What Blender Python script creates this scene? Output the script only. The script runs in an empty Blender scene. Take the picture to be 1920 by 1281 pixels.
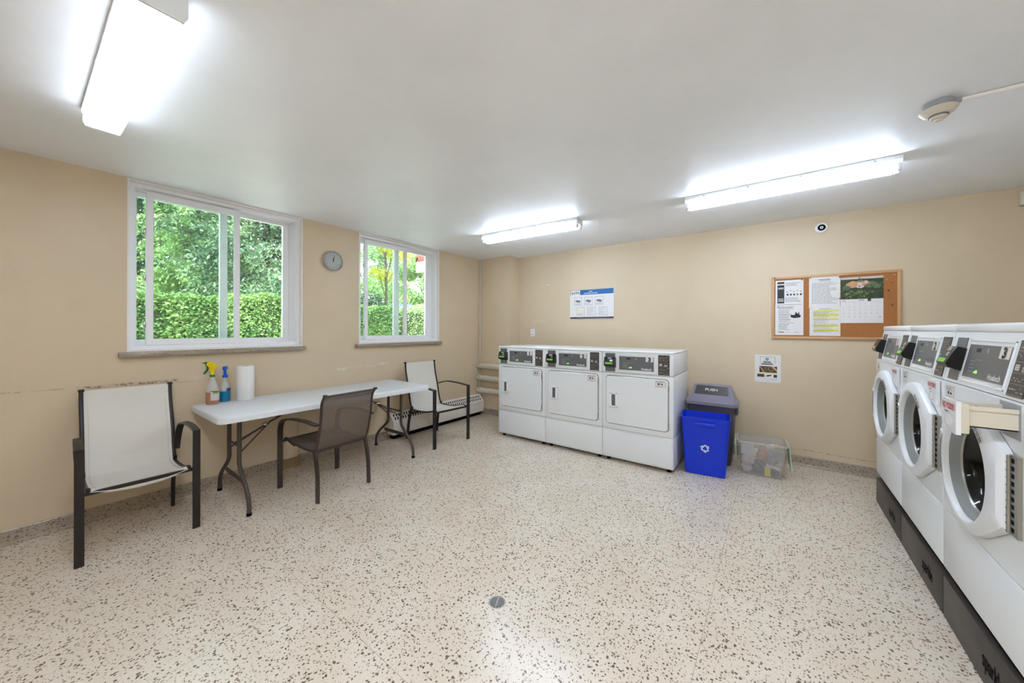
import bpy, bmesh, math, random
from mathutils import Vector, Matrix
random.seed(7)
C = bpy.context.scene.collection
PI = math.pi

# ------------------------------------------------------------------ camera
YAW, PITCH, ROLL = math.radians(36.3358), math.radians(-0.0139), math.radians(0.1387)
F = Vector((-math.sin(YAW)*math.cos(PITCH), math.cos(YAW)*math.cos(PITCH), math.sin(PITCH)))
R0 = Vector((math.cos(YAW), math.sin(YAW), 0)); U0 = R0.cross(F)
R = R0*math.cos(ROLL)+U0*math.sin(ROLL); U = U0*math.cos(ROLL)-R0*math.sin(ROLL)
cd = bpy.data.cameras.new('camera'); cam = bpy.data.objects.new('camera', cd); C.objects.link(cam)
cam.matrix_world = Matrix(((R.x, U.x, -F.x, 3.8106), (R.y, U.y, -F.y, -4.5025), (R.z, U.z, -F.z, 1.3393), (0, 0, 0, 1)))
cd.sensor_fit = 'HORIZONTAL'; cd.sensor_width = 36.0; cd.lens = 665.99/1920*36
cd.shift_x = -4.48/1920; cd.shift_y = -23.67/1920
cd.clip_start = 0.02; cd.clip_end = 300
bpy.context.scene.camera = cam

# ------------------------------------------------------------------ world, sun, exposure
W = bpy.data.worlds.new('world'); bpy.context.scene.world = W; W.use_nodes = True
bg = W.node_tree.nodes['Background']; bg.inputs[0].default_value = (0.80, 0.90, 1.0, 1); bg.inputs[1].default_value = 1.55
sd = bpy.data.lights.new('sun', 'SUN'); sun = bpy.data.objects.new('sun', sd); C.objects.link(sun)
sd.energy = 3.3; sd.angle = math.radians(1.0); sd.color = (1.0, 0.95, 0.84)
sun.rotation_euler = Vector((0.45, -0.55, 1.25)).to_track_quat('Z', 'Y').to_euler()
vs = bpy.context.scene.view_settings
vs.view_transform = 'Standard'; vs.look = 'None'; vs.gamma = 1; vs.use_curve_mapping = False
vs.exposure = 2.52
TUBE = 5.0      # brightness of the bare fluorescent tubes
LENS = 3.6       # brightness of the wraparound lens

# ------------------------------------------------------------------ materials
def mat(name, col, rough=0.5, metal=0.0, spec=0.5, emit=None, es=0, alpha=None, trans=0, coat=0):
    m = bpy.data.materials.new(name); m.use_nodes = True
    b = m.node_tree.nodes['Principled BSDF']
    b.inputs['Base Color'].default_value = (*col, 1); b.inputs['Roughness'].default_value = rough
    b.inputs['Metallic'].default_value = metal; b.inputs['Specular IOR Level'].default_value = spec
    if emit: b.inputs['Emission Color'].default_value = (*emit, 1); b.inputs['Emission Strength'].default_value = es
    if alpha is not None: b.inputs['Alpha'].default_value = alpha
    if trans: b.inputs['Transmission Weight'].default_value = trans
    if coat: b.inputs['Coat Weight'].default_value = coat
    return m
def srgb(r, g, b):
    f = lambda c: (c/255/12.92 if c/255 <= .04045 else ((c/255+.055)/1.055)**2.4)
    return (f(r), f(g), f(b))
class NT:
    def __init__(s, m): s.t = m.node_tree; s.n = s.t.nodes; s.l = s.t.links; s.b = s.n.get('Principled BSDF')
    def new(s, typ, **k):
        n = s.n.new(typ)
        for a, v in k.items(): setattr(n, a, v)
        return n
    def _set(s, sock, v):
        if isinstance(v, bpy.types.NodeSocket): s.l.new(v, sock)
        else: sock.default_value = v
    def math(s, op, a, b=0.0, c=0.0):
        n = s.new('ShaderNodeMath', operation=op)
        for i, v in enumerate((a, b, c)): s._set(n.inputs[i], v)
        return n.outputs[0]
    def coord(s): return s.new('ShaderNodeTexCoord').outputs['Object']
    def noise(s, vec, scale, detail=2, rough=.5):
        n = s.new('ShaderNodeTexNoise'); s.l.new(vec, n.inputs['Vector']); n.inputs['Scale'].default_value = scale
        n.inputs['Detail'].default_value = detail; n.inputs['Roughness'].default_value = rough
        return n
    def mix(s, fac, a, b):
        n = s.new('ShaderNodeMix', data_type='RGBA'); s._set(n.inputs[0], fac)
        for i, v in ((6, a), (7, b)):
            if isinstance(v, tuple) and len(v) == 3: v = (*v, 1)
            s._set(n.inputs[i], v)
        return n.outputs[2]
    def smooth(s, x, a, b):
        n = s.new('ShaderNodeMapRange', interpolation_type='SMOOTHSTEP'); s._set(n.inputs[0], x)
        n.inputs[1].default_value = a; n.inputs[2].default_value = b
        return n.outputs[0]
    def sep(s, v):
        n = s.new('ShaderNodeSeparateXYZ'); s.l.new(v, n.inputs[0]); return n.outputs
    def bump(s, h, strength=.2, dist=.01):
        n = s.new('ShaderNodeBump'); s.l.new(h, n.inputs['Height']); n.inputs['Strength'].default_value = strength
        n.inputs['Distance'].default_value = dist; s.l.new(n.outputs[0], s.b.inputs['Normal'])

def terrazzo(name, joints=False, tone=1.0):
    m = mat(name, (.6, .5, .4), .24, spec=.5); t = NT(m); co = t.coord()
    wob = t.noise(co, 60, 2)
    add = t.new('ShaderNodeMixRGB', blend_type='ADD'); add.inputs[0].default_value = 0.018
    t.l.new(co, add.inputs[1]); t.l.new(wob.outputs['Color'], add.inputs[2]); v = add.outputs[0]
    base = t.noise(co, 3.0, 4); fine = t.noise(co, 150, 3)
    c0 = t.mix(t.smooth(base.outputs[0], .35, .7), srgb(221, 206, 187), srgb(227, 214, 198))
    c0 = t.mix(t.math('MULTIPLY', t.smooth(fine.outputs[0], .5, .72), .35), c0, srgb(176, 156, 134))
    def chips(scale, lo, hi, keep, col, c, amt=1.0, off=0):
        vo = t.new('ShaderNodeTexVoronoi'); vo.inputs['Scale'].default_value = scale; vo.inputs['Randomness'].default_value = 1
        mp = t.new('ShaderNodeMapping'); t.l.new(v, mp.inputs[0]); mp.inputs['Location'].default_value = (off, off*1.7, off*.3)
        t.l.new(mp.outputs[0], vo.inputs['Vector'])
        s = t.sep(vo.outputs['Color'])
        size = t.math('MULTIPLY_ADD', s[1], hi-lo, lo)
        inside = t.smooth(t.math('SUBTRACT', size, vo.outputs['Distance']), 0.0, .05)
        k = t.math('MULTIPLY', t.math('LESS_THAN', s[0], keep), inside)
        colv = t.mix(s[2], col[0], col[1])
        return t.mix(t.math('MULTIPLY', k, amt), c, colv)
    c0 = chips(75, .16, .38, .5, (srgb(190, 172, 150), srgb(205, 190, 172)), c0, .8, 3.1)
    c0 = chips(92, .18, .42, .38, (srgb(120, 98, 78), srgb(160, 134, 108)), c0, .9, 7.7)
    c0 = chips(84, .18, .44, .32, (srgb(84, 68, 56), srgb(124, 102, 82)), c0, .95, 5.1)
    c0 = chips(66, .20, .42, .36, (srgb(80, 66, 54), srgb(112, 92, 74)), c0, .95)
    if joints:
        x, y, z = t.sep(co)
        for ax, ps in ((x, (0.285, 1.92, 3.555, 5.19)), (y, (-0.39, -2.025, -3.66, -5.295))):
            for p in ps:
                k = t.math('LESS_THAN', t.math('ABSOLUTE', t.math('SUBTRACT', ax, p)), .0014)
                c0 = t.mix(t.math('MULTIPLY', k, .6), c0, srgb(150, 136, 120))
    if tone != 1.0: c0 = t.mix(1-tone, c0, srgb(120, 104, 84))
    t.l.new(c0, t.b.inputs['Base Color'])
    r = t.math('MULTIPLY_ADD', t.noise(co, 5, 4).outputs[0], .05, .205); t.l.new(r, t.b.inputs['Roughness'])
    t.bump(t.noise(co, 1.2, 1).outputs[0], .06, .02)
    return m
def wallpaint(name, col, scuffs=None, bumpy=.35):
    m = mat(name, col, .42, spec=.4); t = NT(m); co = t.coord()
    n = t.noise(co, 1.3, 5, .6); c = t.mix(t.smooth(n.outputs[0], .3, .75), tuple(x*.955 for x in col), tuple(min(1, x*1.03) for x in col))
    if scuffs:
        x, y, z = t.sep(co); ax = y if scuffs[0] == 'y' else x
        nz = t.noise(co, 34, 5, .7).outputs[0]; nl = t.noise(co, 5, 3).outputs[0]
        for (a0, a1, z0, dz, th, colr, amt) in scuffs[1]:
            zc = t.math('MULTIPLY_ADD', t.math('SUBTRACT', nl, .5), .03, z0)
            zc = t.math('MULTIPLY_ADD', t.math('SUBTRACT', ax, a0), dz, zc)
            band = t.math('SUBTRACT', 1.0, t.smooth(t.math('ABSOLUTE', t.math('SUBTRACT', z, zc)), th*.5, th))
            ina = t.math('MULTIPLY', t.smooth(ax, a0-.02, a0+.02), t.math('SUBTRACT', 1.0, t.smooth(ax, a1-.02, a1+.02)))
            k = t.math('MULTIPLY', t.math('MULTIPLY', band, ina), t.smooth(nz, .42, .62))
            c = t.mix(t.math('MULTIPLY', k, amt), c, colr)
    t.l.new(c, t.b.inputs['Base Color'])
    mx = t.math('MULTIPLY_ADD', t.noise(co, 140, 2).outputs[0], .12, t.noise(co, 3, 4).outputs[0])
    t.bump(mx, bumpy, .012)
    return m
BEIGE = srgb(219, 199, 169)
M = {}
M['floor'] = terrazzo('terrazzo floor', True)
M['base'] = terrazzo('terrazzo baseboard', tone=.42)
M['sill'] = terrazzo('terrazzo sill', tone=.30)
M['wallL'] = wallpaint('beige wall paint, window wall', BEIGE, ('y', [
    (-4.30, -3.82, .925, 0.0, .012, srgb(112, 92, 66), .85), (-4.62, -4.25, .935, -.03, .006, srgb(150, 130, 104), .6),
    (-3.84, -3.62, .905, .02, .006, srgb(150, 130, 104), .7),
    (-3.72, -3.52, .925, 0, .030, srgb(226, 208, 190), .8), (-2.56, -2.44, .893, 0, .018, srgb(236, 226, 212), .95),
    (-2.50, -1.98, .905, 0.0, .007, srgb(232, 220, 204), .6), (-2.04, -1.92, .915, 0, .016, srgb(238, 230, 220), .9)]))
M['wallB'] = wallpaint('beige wall paint, back wall', BEIGE, ('x', [
    (.95, 1.16, 1.985, 0, .010, srgb(236, 224, 206), .9), (.84, .99, 1.462, 0, .008, srgb(240, 226, 196), .8),
    (.98, 1.08, 1.445, 0, .006, srgb(240, 228, 208), .8), (3.75, 4.6, .16, -.02, .008, srgb(140, 118, 92), .6),
    (1.7, 2.4, 1.25, 0, .004, srgb(196, 176, 146), .7)]))
M['wall'] = wallpaint('beige wall paint', BEIGE)
M['ceil'] = wallpaint('ceiling white paint', srgb(246, 248, 252), bumpy=.15)
M['vinyl'] = mat('white vinyl', srgb(246, 246, 248), .35)
M['liner'] = mat('painted window liner', srgb(244, 238, 232), .45)
M['white'] = mat('white enamel', srgb(238, 240, 242), .22, spec=.5)
M['whitedoor'] = mat('white plastic', srgb(232, 233, 235), .3)
M['lampmetal'] = mat('white lamp metal', srgb(222, 222, 220), .4)
M['tube'] = mat('lit tube', (1, 1, 1), .4, emit=(.83, .98, 1.18), es=TUBE)
M['lens'] = mat('lit lens', (1, 1, 1), .4, emit=(.86, .98, 1.15), es=LENS)
M['lensside'] = mat('lit lens side', (1, 1, 1), .4, emit=(.86, .98, 1.15), es=.9)
M['lensadded'] = mat('lit lens of the added overhead lamp', (1, 1, 1), .4, emit=(.86, .98, 1.15), es=10.0)
M['grey'] = mat('grey panel', srgb(104, 105, 107), .38)
M['dgrey'] = mat('dark grey recess', srgb(160, 162, 166), .35)
M['brown'] = mat('dark label', srgb(66, 60, 56), .35)
M['ink'] = mat('black ink', srgb(30, 28, 28), .5)
M['inkg'] = mat('grey ink', srgb(120, 118, 120), .6)
M['black'] = mat('black plastic', srgb(18, 18, 19), .28)
M['blackm'] = mat('matt black', srgb(8, 8, 8), .9, spec=.15)
M['paper'] = mat('white paper', srgb(232, 228, 226), .45)
M['paperc'] = mat('cream paper', srgb(226, 216, 205), .5)
M['green'] = mat('green display', srgb(120, 200, 60), .4)
M['lcd'] = mat('green lamp', srgb(110, 220, 60), .4, emit=srgb(110, 230, 60), es=.35)
M['chrome'] = mat('chrome', srgb(190, 190, 188), .18, metal=1)
M['steel'] = mat('hinge steel', srgb(168, 166, 158), .35, metal=.8)
M['ped'] = mat('dark brown pedestal', srgb(56, 48, 44), .42)
M['frame'] = mat('near black tube', srgb(36, 30, 27), .38, spec=.4); M['frameB'] = mat('dark bronze tube', srgb(58, 46, 40), .35, spec=.5)
M['tframe'] = mat('brown table tube', srgb(72, 62, 56), .4)
M['ttop'] = mat('white moulded table top', srgb(222, 224, 226), .42)
M['sling'] = mat('off white sling', srgb(222, 216, 206), .75)
M['seam'] = mat('sling seam', srgb(204, 198, 188), .8)
M['bright'] = mat('bright white plastic', srgb(252, 252, 252), .3)  # whitened to paint the shading that sets the handle frame off the door
M['cork'] = mat('cork', srgb(178, 116, 62), .8)
M['oak'] = mat('light wood', srgb(208, 162, 116), .45)
M['blue'] = mat('blue plastic', srgb(0, 52, 214), .38)
M['bingrey'] = mat('grey bin', srgb(84, 80, 92), .45)
M['lidgrey'] = mat('grey lid', srgb(138, 132, 148), .4)
M['red'] = mat('red ink', srgb(205, 48, 52), .5)
M['yellow'] = mat('yellow highlight', srgb(232, 218, 60), .5)
M['posterblue'] = mat('poster blue', srgb(30, 108, 176), .35)
M['wood2'] = mat('dark railing red', srgb(150, 80, 78), .6)
M['slabw'] = mat('white slab', srgb(200, 188, 182), .7)
M['rubber'] = mat('gasket grey', srgb(140, 142, 140), .45)
M['cream'] = mat('cream plastic', srgb(214, 206, 188), .4)
M['asphalt'] = mat('paving', srgb(176, 172, 166), .9)
t = NT(M['cork']); co = t.coord()
t.l.new(t.mix(t.smooth(t.noise(co, 260, 3).outputs[0], .4, .65), srgb(160, 100, 50), srgb(192, 130, 74)), t.b.inputs['Base Color'])
# glass
def glass(name, tint, rough=0.0, mixv=.92):
    m = bpy.data.materials.new(name); m.use_nodes = True; n = m.node_tree; n.nodes.remove(n.nodes['Principled BSDF'])
    tr = n.nodes.new('ShaderNodeBsdfTransparent'); tr.inputs[0].default_value = (*tint, 1)
    gl = n.nodes.new('ShaderNodeBsdfGlossy'); gl.inputs['Roughness'].default_value = rough; gl.inputs[0].default_value = (1, 1, 1, 1)
    fr = n.nodes.new('ShaderNodeFresnel'); fr.inputs[0].default_value = 1.45
    mx = n.nodes.new('ShaderNodeMixShader'); n.links.new(fr.outputs[0], mx.inputs[0]); n.links.new(tr.outputs[0], mx.inputs[1]); n.links.new(gl.outputs[0], mx.inputs[2])
    n.links.new(mx.outputs[0], n.nodes['Material Output'].inputs[0]); return m
M['glass'] = glass('window glass', (.93, .97, .95))
M['insect'] = glass('screened glass', (.80, .86, .84))
M['doorglass'] = glass('washer door glass', (.30, .31, .33), .02)
M['bottle'] = mat('bottle plastic', srgb(232, 236, 232), .3, alpha=.40)
M['liqpink'] = mat('amber liquid', srgb(178, 124, 96), .25)
M['liqblue'] = mat('blue liquid', srgb(0, 120, 160), .2)
M['yelp'] = mat('yellow plastic', srgb(236, 208, 20), .3)
M['grnp'] = mat('green plastic', srgb(20, 120, 50), .35)
M['blup'] = mat('blue trigger', srgb(20, 84, 200), .3)
M['towel'] = mat('paper towel', srgb(236, 234, 230), .9)
M['lilac'] = mat('cloudy plastic', srgb(214, 210, 204), .3, alpha=.27)
M['paleg'] = mat('pale green plastic', srgb(176, 200, 168), .4)
def meshfabric():
    m = mat('brown mesh fabric', srgb(112, 98, 88), .7); t = NT(m); co = t.coord(); x, y, z = t.sep(co)
    a = t.math('SINE', t.math('MULTIPLY', x, 1500.0)); b = t.math('SINE', t.math('MULTIPLY', t.math('ADD', z, y), 1500.0))
    k = t.math('GREATER_THAN', t.math('MULTIPLY', a, b), .35)
    t.l.new(t.math('SUBTRACT', 1.0, t.math('MULTIPLY', k, .85)), t.b.inputs['Alpha']); return m
M['mesh'] = meshfabric()
def leafmat(name, c1, c2, c3, scale=1.5):
    m = bpy.data.materials.new(name); m.use_nodes = True; t = NT(m); co = t.coord()
    ge = t.new('ShaderNodeNewGeometry'); n = t.noise(co, scale, 3).outputs[0]
    c = t.mix(t.smooth(n, .35, .65), c1, c2); c = t.mix(t.math('MULTIPLY', ge.outputs['Random Per Island'], .7), c, c3)
    t.l.new(c, t.b.inputs['Base Color']); t.b.inputs['Roughness'].default_value = .5
    tl = t.new('ShaderNodeBsdfTranslucent'); t.l.new(c, tl.inputs[0])
    mx = t.new('ShaderNodeMixShader'); mx.inputs[0].default_value = .25
    t.l.new(t.b.outputs[0], mx.inputs[1]); t.l.new(tl.outputs[0], mx.inputs[2])
    t.l.new(mx.outputs[0], t.n['Material Output'].inputs[0]); return m
M['lhedge'] = leafmat('hedge leaves', srgb(98, 138, 72), srgb(142, 176, 96), srgb(70, 104, 58), 2.5)
M['lspruce'] = leafmat('spruce needles', srgb(84, 114, 86), srgb(124, 148, 104), srgb(60, 86, 66), 1.2)
M['lpale'] = leafmat('pale conifer needles', srgb(134, 166, 100), srgb(158, 184, 118), srgb(104, 140, 88), 1.2)
M['ldark'] = leafmat('dark tree leaves', srgb(76, 108, 82), srgb(104, 140, 98), srgb(56, 84, 66), .5)
M['lmid'] = leafmat('light tree leaves', srgb(132, 168, 102), srgb(166, 194, 126), srgb(100, 140, 84), .8)
M['lyellow'] = leafmat('yellow tree leaves', srgb(226, 220, 70), srgb(186, 206, 90), srgb(236, 206, 60), 1.0)
M['bark'] = mat('bark', srgb(104, 90, 80), .9)
M['core'] = mat('hedge twigs', srgb(40, 58, 30), .9)
M['grass'] = mat('lawn', srgb(124, 140, 96), .9)
M['pawr'] = mat('calendar fur tan', srgb(214, 150, 104), .5)
M['pawd'] = mat('calendar dark green', srgb(44, 58, 34), .5)
M['pawg'] = mat('calendar leaf green', srgb(120, 168, 60), .5)
M['calg'] = mat('calendar green', srgb(92, 112, 80), .5); M['calo'] = mat('calendar olive', srgb(160, 168, 92), .5)
M['calpale'] = mat('calendar pale', srgb(214, 200, 196), .5)
M['compost'] = mat('photo brown', srgb(70, 50, 34), .5)

# ------------------------------------------------------------------ mesh helpers
class MB:
    def __init__(s, *mats): s.v = []; s.f = []; s.m = []; s.s = []; s.mats = list(mats)
    def idx(s, m):
        m = M[m] if isinstance(m, str) else m
        mm = [M[x] if isinstance(x, str) else x for x in s.mats]
        if m not in mm: s.mats.append(m); mm.append(m)
        return mm.index(m)
    def add(s, vs, fs, m=0, smooth=False):
        if not isinstance(m, int): m = s.idx(m)
        o = len(s.v); s.v += [tuple(x) for x in vs]
        for f in fs: s.f.append([i+o for i in f]); s.m.append(m); s.s.append(smooth)
        return s
    def box(s, x0, x1, y0, y1, z0, z1, m=0):
        vs = [(x, y, z) for z in (z0, z1) for y in (y0, y1) for x in (x0, x1)]
        return s.add(vs, [(0, 2, 3, 1), (4, 5, 7, 6), (0, 1, 5, 4), (2, 6, 7, 3), (0, 4, 6, 2), (1, 3, 7, 5)], m)
    def rbox(s, x0, x1, y0, y1, z0, z1, r=.01, seg=3, m=0, mtx=None):
        bm = bmesh.new(); bmesh.ops.create_cube(bm, size=1)
        for v in bm.verts: v.co = Vector(((x0+x1)/2+v.co.x*(x1-x0), (y0+y1)/2+v.co.y*(y1-y0), (z0+z1)/2+v.co.z*(z1-z0)))
        bmesh.ops.bevel(bm, geom=bm.edges[:], offset=r, segments=seg, profile=.5, affect='EDGES')
        if mtx: bm.transform(mtx)
        bm.verts.index_update()
        s.add([v.co.copy() for v in bm.verts], [[v.index for v in f.verts] for f in bm.faces], m, True); bm.free(); return s
    def prism(s, poly, a0, a1, plane='xz', m=0, smooth=False):
        n = len(poly)
        mk = {'xz': lambda p, a: (p[0], a, p[1]), 'yz': lambda p, a: (a, p[0], p[1]), 'xy': lambda p, a: (p[0], p[1], a)}[plane]
        vs = [mk(p, a0) for p in poly]+[mk(p, a1) for p in poly]
        fs = [list(range(n)), list(range(2*n-1, n-1, -1))]+[(i, i+n, (i+1) % n+n, (i+1) % n) for i in range(n)]
        return s.add(vs, fs, m, smooth)
    def quad(s, pts, m=0): return s.add(pts, [list(range(len(pts)))], m)
    def rect(s, x0, x1, z0, z1, y, m=0):
        return s.add([(x0, y, z0), (x1, y, z0), (x1, y, z1), (x0, y, z1)], [(0, 1, 2, 3)], m)
    def sweep(s, path, sec, m=0, side=None, smooth=True, caps=True):
        # path: points, sec: list of (a,b); a along "side" vector, b along normal
        P = [Vector(p) for p in path]; n = len(P); k = len(sec); vs = []
        sd = Vector(side).normalized() if side else None; prev = None
        for i, p in enumerate(P):
            tg = (P[min(i+1, n-1)]-P[max(i-1, 0)]).normalized()
            if sd is not None: a = (sd-tg*sd.dot(tg)).normalized()
            else:
                if prev is None: prev = tg.orthogonal().normalized()
                a = (prev-tg*prev.dot(tg)).normalized(); prev = a
            b = tg.cross(a)
            vs += [p+a*q[0]+b*q[1] for q in sec]
        fs = [(i*k+j, i*k+(j+1) % k, (i+1)*k+(j+1) % k, (i+1)*k+j) for i in range(n-1) for j in range(k)]
        s.add(vs, fs, m, smooth)
        if caps: s.add(vs[:k], [list(range(k-1, -1, -1))], m); s.add(vs[-k:], [list(range(k))], m)
        return s
    def tube(s, path, r, n=10, m=0, caps=True):
        return s.sweep(path, [(r*math.cos(2*PI*i/n), r*math.sin(2*PI*i/n)) for i in range(n)], m, caps=caps)
    def lathe(s, prof, o=(0, 0, 0), n=24, m=0, mtx=None, sx=1, sy=1, smooth=True):
        vs = []; k = len(prof)
        for i in range(n):
            a = 2*PI*i/n
            for r, z in prof:
                q = Vector((r*math.cos(a)*sx, r*math.sin(a)*sy, z))
                if mtx: q = mtx @ q
                vs.append(q+Vector(o))
        fs = [(i*k+j, ((i+1) % n)*k+j, ((i+1) % n)*k+j+1, i*k+j+1) for i in range(n) for j in range(k-1)]
        s.add(vs, fs, m, smooth); return s
    def text(s, txt, x, z, h, y, m=0, align='CENTER', mtx=None, bold=0.0, sx=1.0):
        vs, fs = text_geo(txt, align, bold)
        out = []
        for a, b in vs:
            q = Vector((x+a*h*sx, y, z+b*h))
            out.append(mtx @ q if mtx else q)
        s.add(out, fs, m); return s
    def build(s, name, parent=None):
        me = bpy.data.meshes.new(name); me.from_pydata([tuple(v) for v in s.v], [], s.f)
        for mm in s.mats: me.materials.append(M[mm] if isinstance(mm, str) else mm)
        me.polygons.foreach_set('material_index', s.m); me.polygons.foreach_set('use_smooth', s.s)
        me.update(); o = bpy.data.objects.new(name, me); C.objects.link(o)
        if any(s.s):
            try: me.set_sharp_from_angle(angle=math.radians(38))
            except Exception: pass
        if parent: o.parent = parent
        return o
_tc = {}
def text_geo(txt, align, bold):
    key = (txt, align, bold)
    if key in _tc: return _tc[key]
    cu = bpy.data.curves.new('t', 'FONT'); cu.body = txt; cu.align_x = align; cu.size = 1.4; cu.resolution_u = 2; cu.offset = bold
    ob = bpy.data.objects.new('t', cu); C.objects.link(ob); dg = bpy.context.evaluated_depsgraph_get()
    me = bpy.data.meshes.new_from_object(ob.evaluated_get(dg))
    r = ([(v.co.x, v.co.y) for v in me.vertices], [list(p.vertices) for p in me.polygons])
    bpy.data.objects.remove(ob); bpy.data.curves.remove(cu); bpy.data.meshes.remove(me)
    _tc[key] = r; return r
def rrect(x0, x1, z0, z1, r, n=6):
    p = []
    for cx, cz, a0 in ((x1-r, z1-r, 0), (x0+r, z1-r, 90), (x0+r, z0+r, 180), (x1-r, z0+r, 270)):
        p += [(cx+r*math.cos(math.radians(a0+90*i/n)), cz+r*math.sin(math.radians(a0+90*i/n))) for i in range(n+1)]
    return p
def thing(name, label, cat, loc=(0, 0, 0), rz=0, group=None):
    o = bpy.data.objects.new(name, None); C.objects.link(o); o.empty_display_size = .1
    o.location = loc; o.rotation_euler = (0, 0, rz); return tag(o, label, cat, group)
def tag(o, label, cat, group=None, kind=None):
    o['label'] = label; o['category'] = cat
    if group: o['group'] = group
    if kind: o['kind'] = kind
    return o
def struct(o): o['kind'] = 'structure'; return o
def copy_tree(o, parent=None):
    c = o.copy(); C.objects.link(c); c.parent = parent
    for ch in list(o.children): copy_tree(ch, c)
    return c
def spline(pts, n=6):
    P = [Vector(p) for p in pts]; out = []
    for i in range(len(P)-1):
        p0 = P[max(i-1, 0)]; p1 = P[i]; p2 = P[i+1]; p3 = P[min(i+2, len(P)-1)]
        for k in range(n):
            u = k/n; out.append(.5*((2*p1)+(p2-p0)*u+(2*p0-5*p1+4*p2-p3)*u*u+(3*p1-p0-3*p2+p3)*u**3))
    out.append(P[-1]); return out
def recycle(mb, cx, cz, r, y, m, mtx=None):
    for k in range(3):
        a = math.radians(90+120*k)
        def rot(px, pz):
            q = Vector((cx+px*math.cos(a)-pz*math.sin(a), y, cz+px*math.sin(a)+pz*math.cos(a)))
            return mtx @ q if mtx else q
        w = r*.30
        # bent band round one corner of the triangle (corner at +x)
        A = [(.18*r, .62*r), (.55*r, .18*r), (.72*r, 0), (.45*r, -.42*r)]
        I = [(.18*r-.26*r*.8, .62*r-.26*r*.6), (.30*r, .12*r), (.42*r, 0), (.20*r, -.30*r)]
        for i in range(3): mb.quad([rot(*A[i]), rot(*I[i]), rot(*I[i+1]), rot(*A[i+1])], m)
        mb.quad([rot(.60*r, -.58*r), rot(.08*r, -.16*r), rot(.08*r, -.66*r)], m)

# ------------------------------------------------------------------ the room
H = 2.4392; RX = 5.5; RY = -5.6
struct(MB('floor').box(-.02, RX, RY, 0, -.12, 0).build('floor'))
struct(MB('ceil').box(-.3, RX+.1, RY-.1, .1, H, H+.2).build('ceiling'))
WINS = [(-4.09, -2.895), (-2.30, -1.105)]; WZ0 = 1.165; WZ1 = H
wl = MB('wallL'); ys = [RY]+[y for w in WINS for y in w]+[.1]
wl.box(-.25, 0, RY-.1, .1, -.1, WZ0-.04)
for i in range(0, len(ys), 2): wl.box(-.25, 0, ys[i]-(.1 if i == 0 else 0), ys[i+1], WZ0-.04, H)
struct(wl.build('wall_left'))
struct(MB('wallB').box(0, RX, 0, .15, -.1, H).build('wall_back'))
struct(MB('wallB').box(.002, .597, -.25, -.0005, 0, H).build('wall_corner'))
struct(MB('wall').box(RX, RX+.1, RY, .1, -.1, H).build('wall_right'))
struct(MB('wall').box(-.25, RX+.1, RY-.1, RY, -.1, H).build('wall_front'))
def cove(mb, p, ax, a0, a1, s):   # coved terrazzo skirting: profile height .092
    prof = [(0, .092), (.010, .092), (.012, .088), (.012, .022), (.016, .010), (.028, .0015), (.028, 0), (0, 0)]
    if ax == 'y': mb.prism([(p+s*d, z) for d, z in prof], a0, a1, 'xz')
    else: mb.prism([(p+s*d, z) for d, z in prof], a0, a1, 'yz')
b = MB('base'); cove(b, 0, 'y', RY, -.25, 1); struct(b.build('baseboard_left'))
b = MB('base'); cove(b, 0, 'x', .597, RX, -1); struct(b.build('baseboard_back'))
b = MB('base'); cove(b, -.25, 'x', 0, .6, -1); struct(b.build('baseboard_corner'))
# boxed pipe chase under the table with its own stained foot
b = MB('wall'); b.rbox(.001, .062, -3.085, -2.955, .0, .69, .02); struct(b.build('trim_3'))
b = MB(mat('stained skirting', srgb(150, 122, 88), .5)); b.prism([(-3.10, 0), (-2.94, 0), (-2.945, .085), (-2.953, .093), (-3.087, .093), (-3.095, .085)], .001, .070, 'yz'); struct(b.build('trim_4'))

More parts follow.
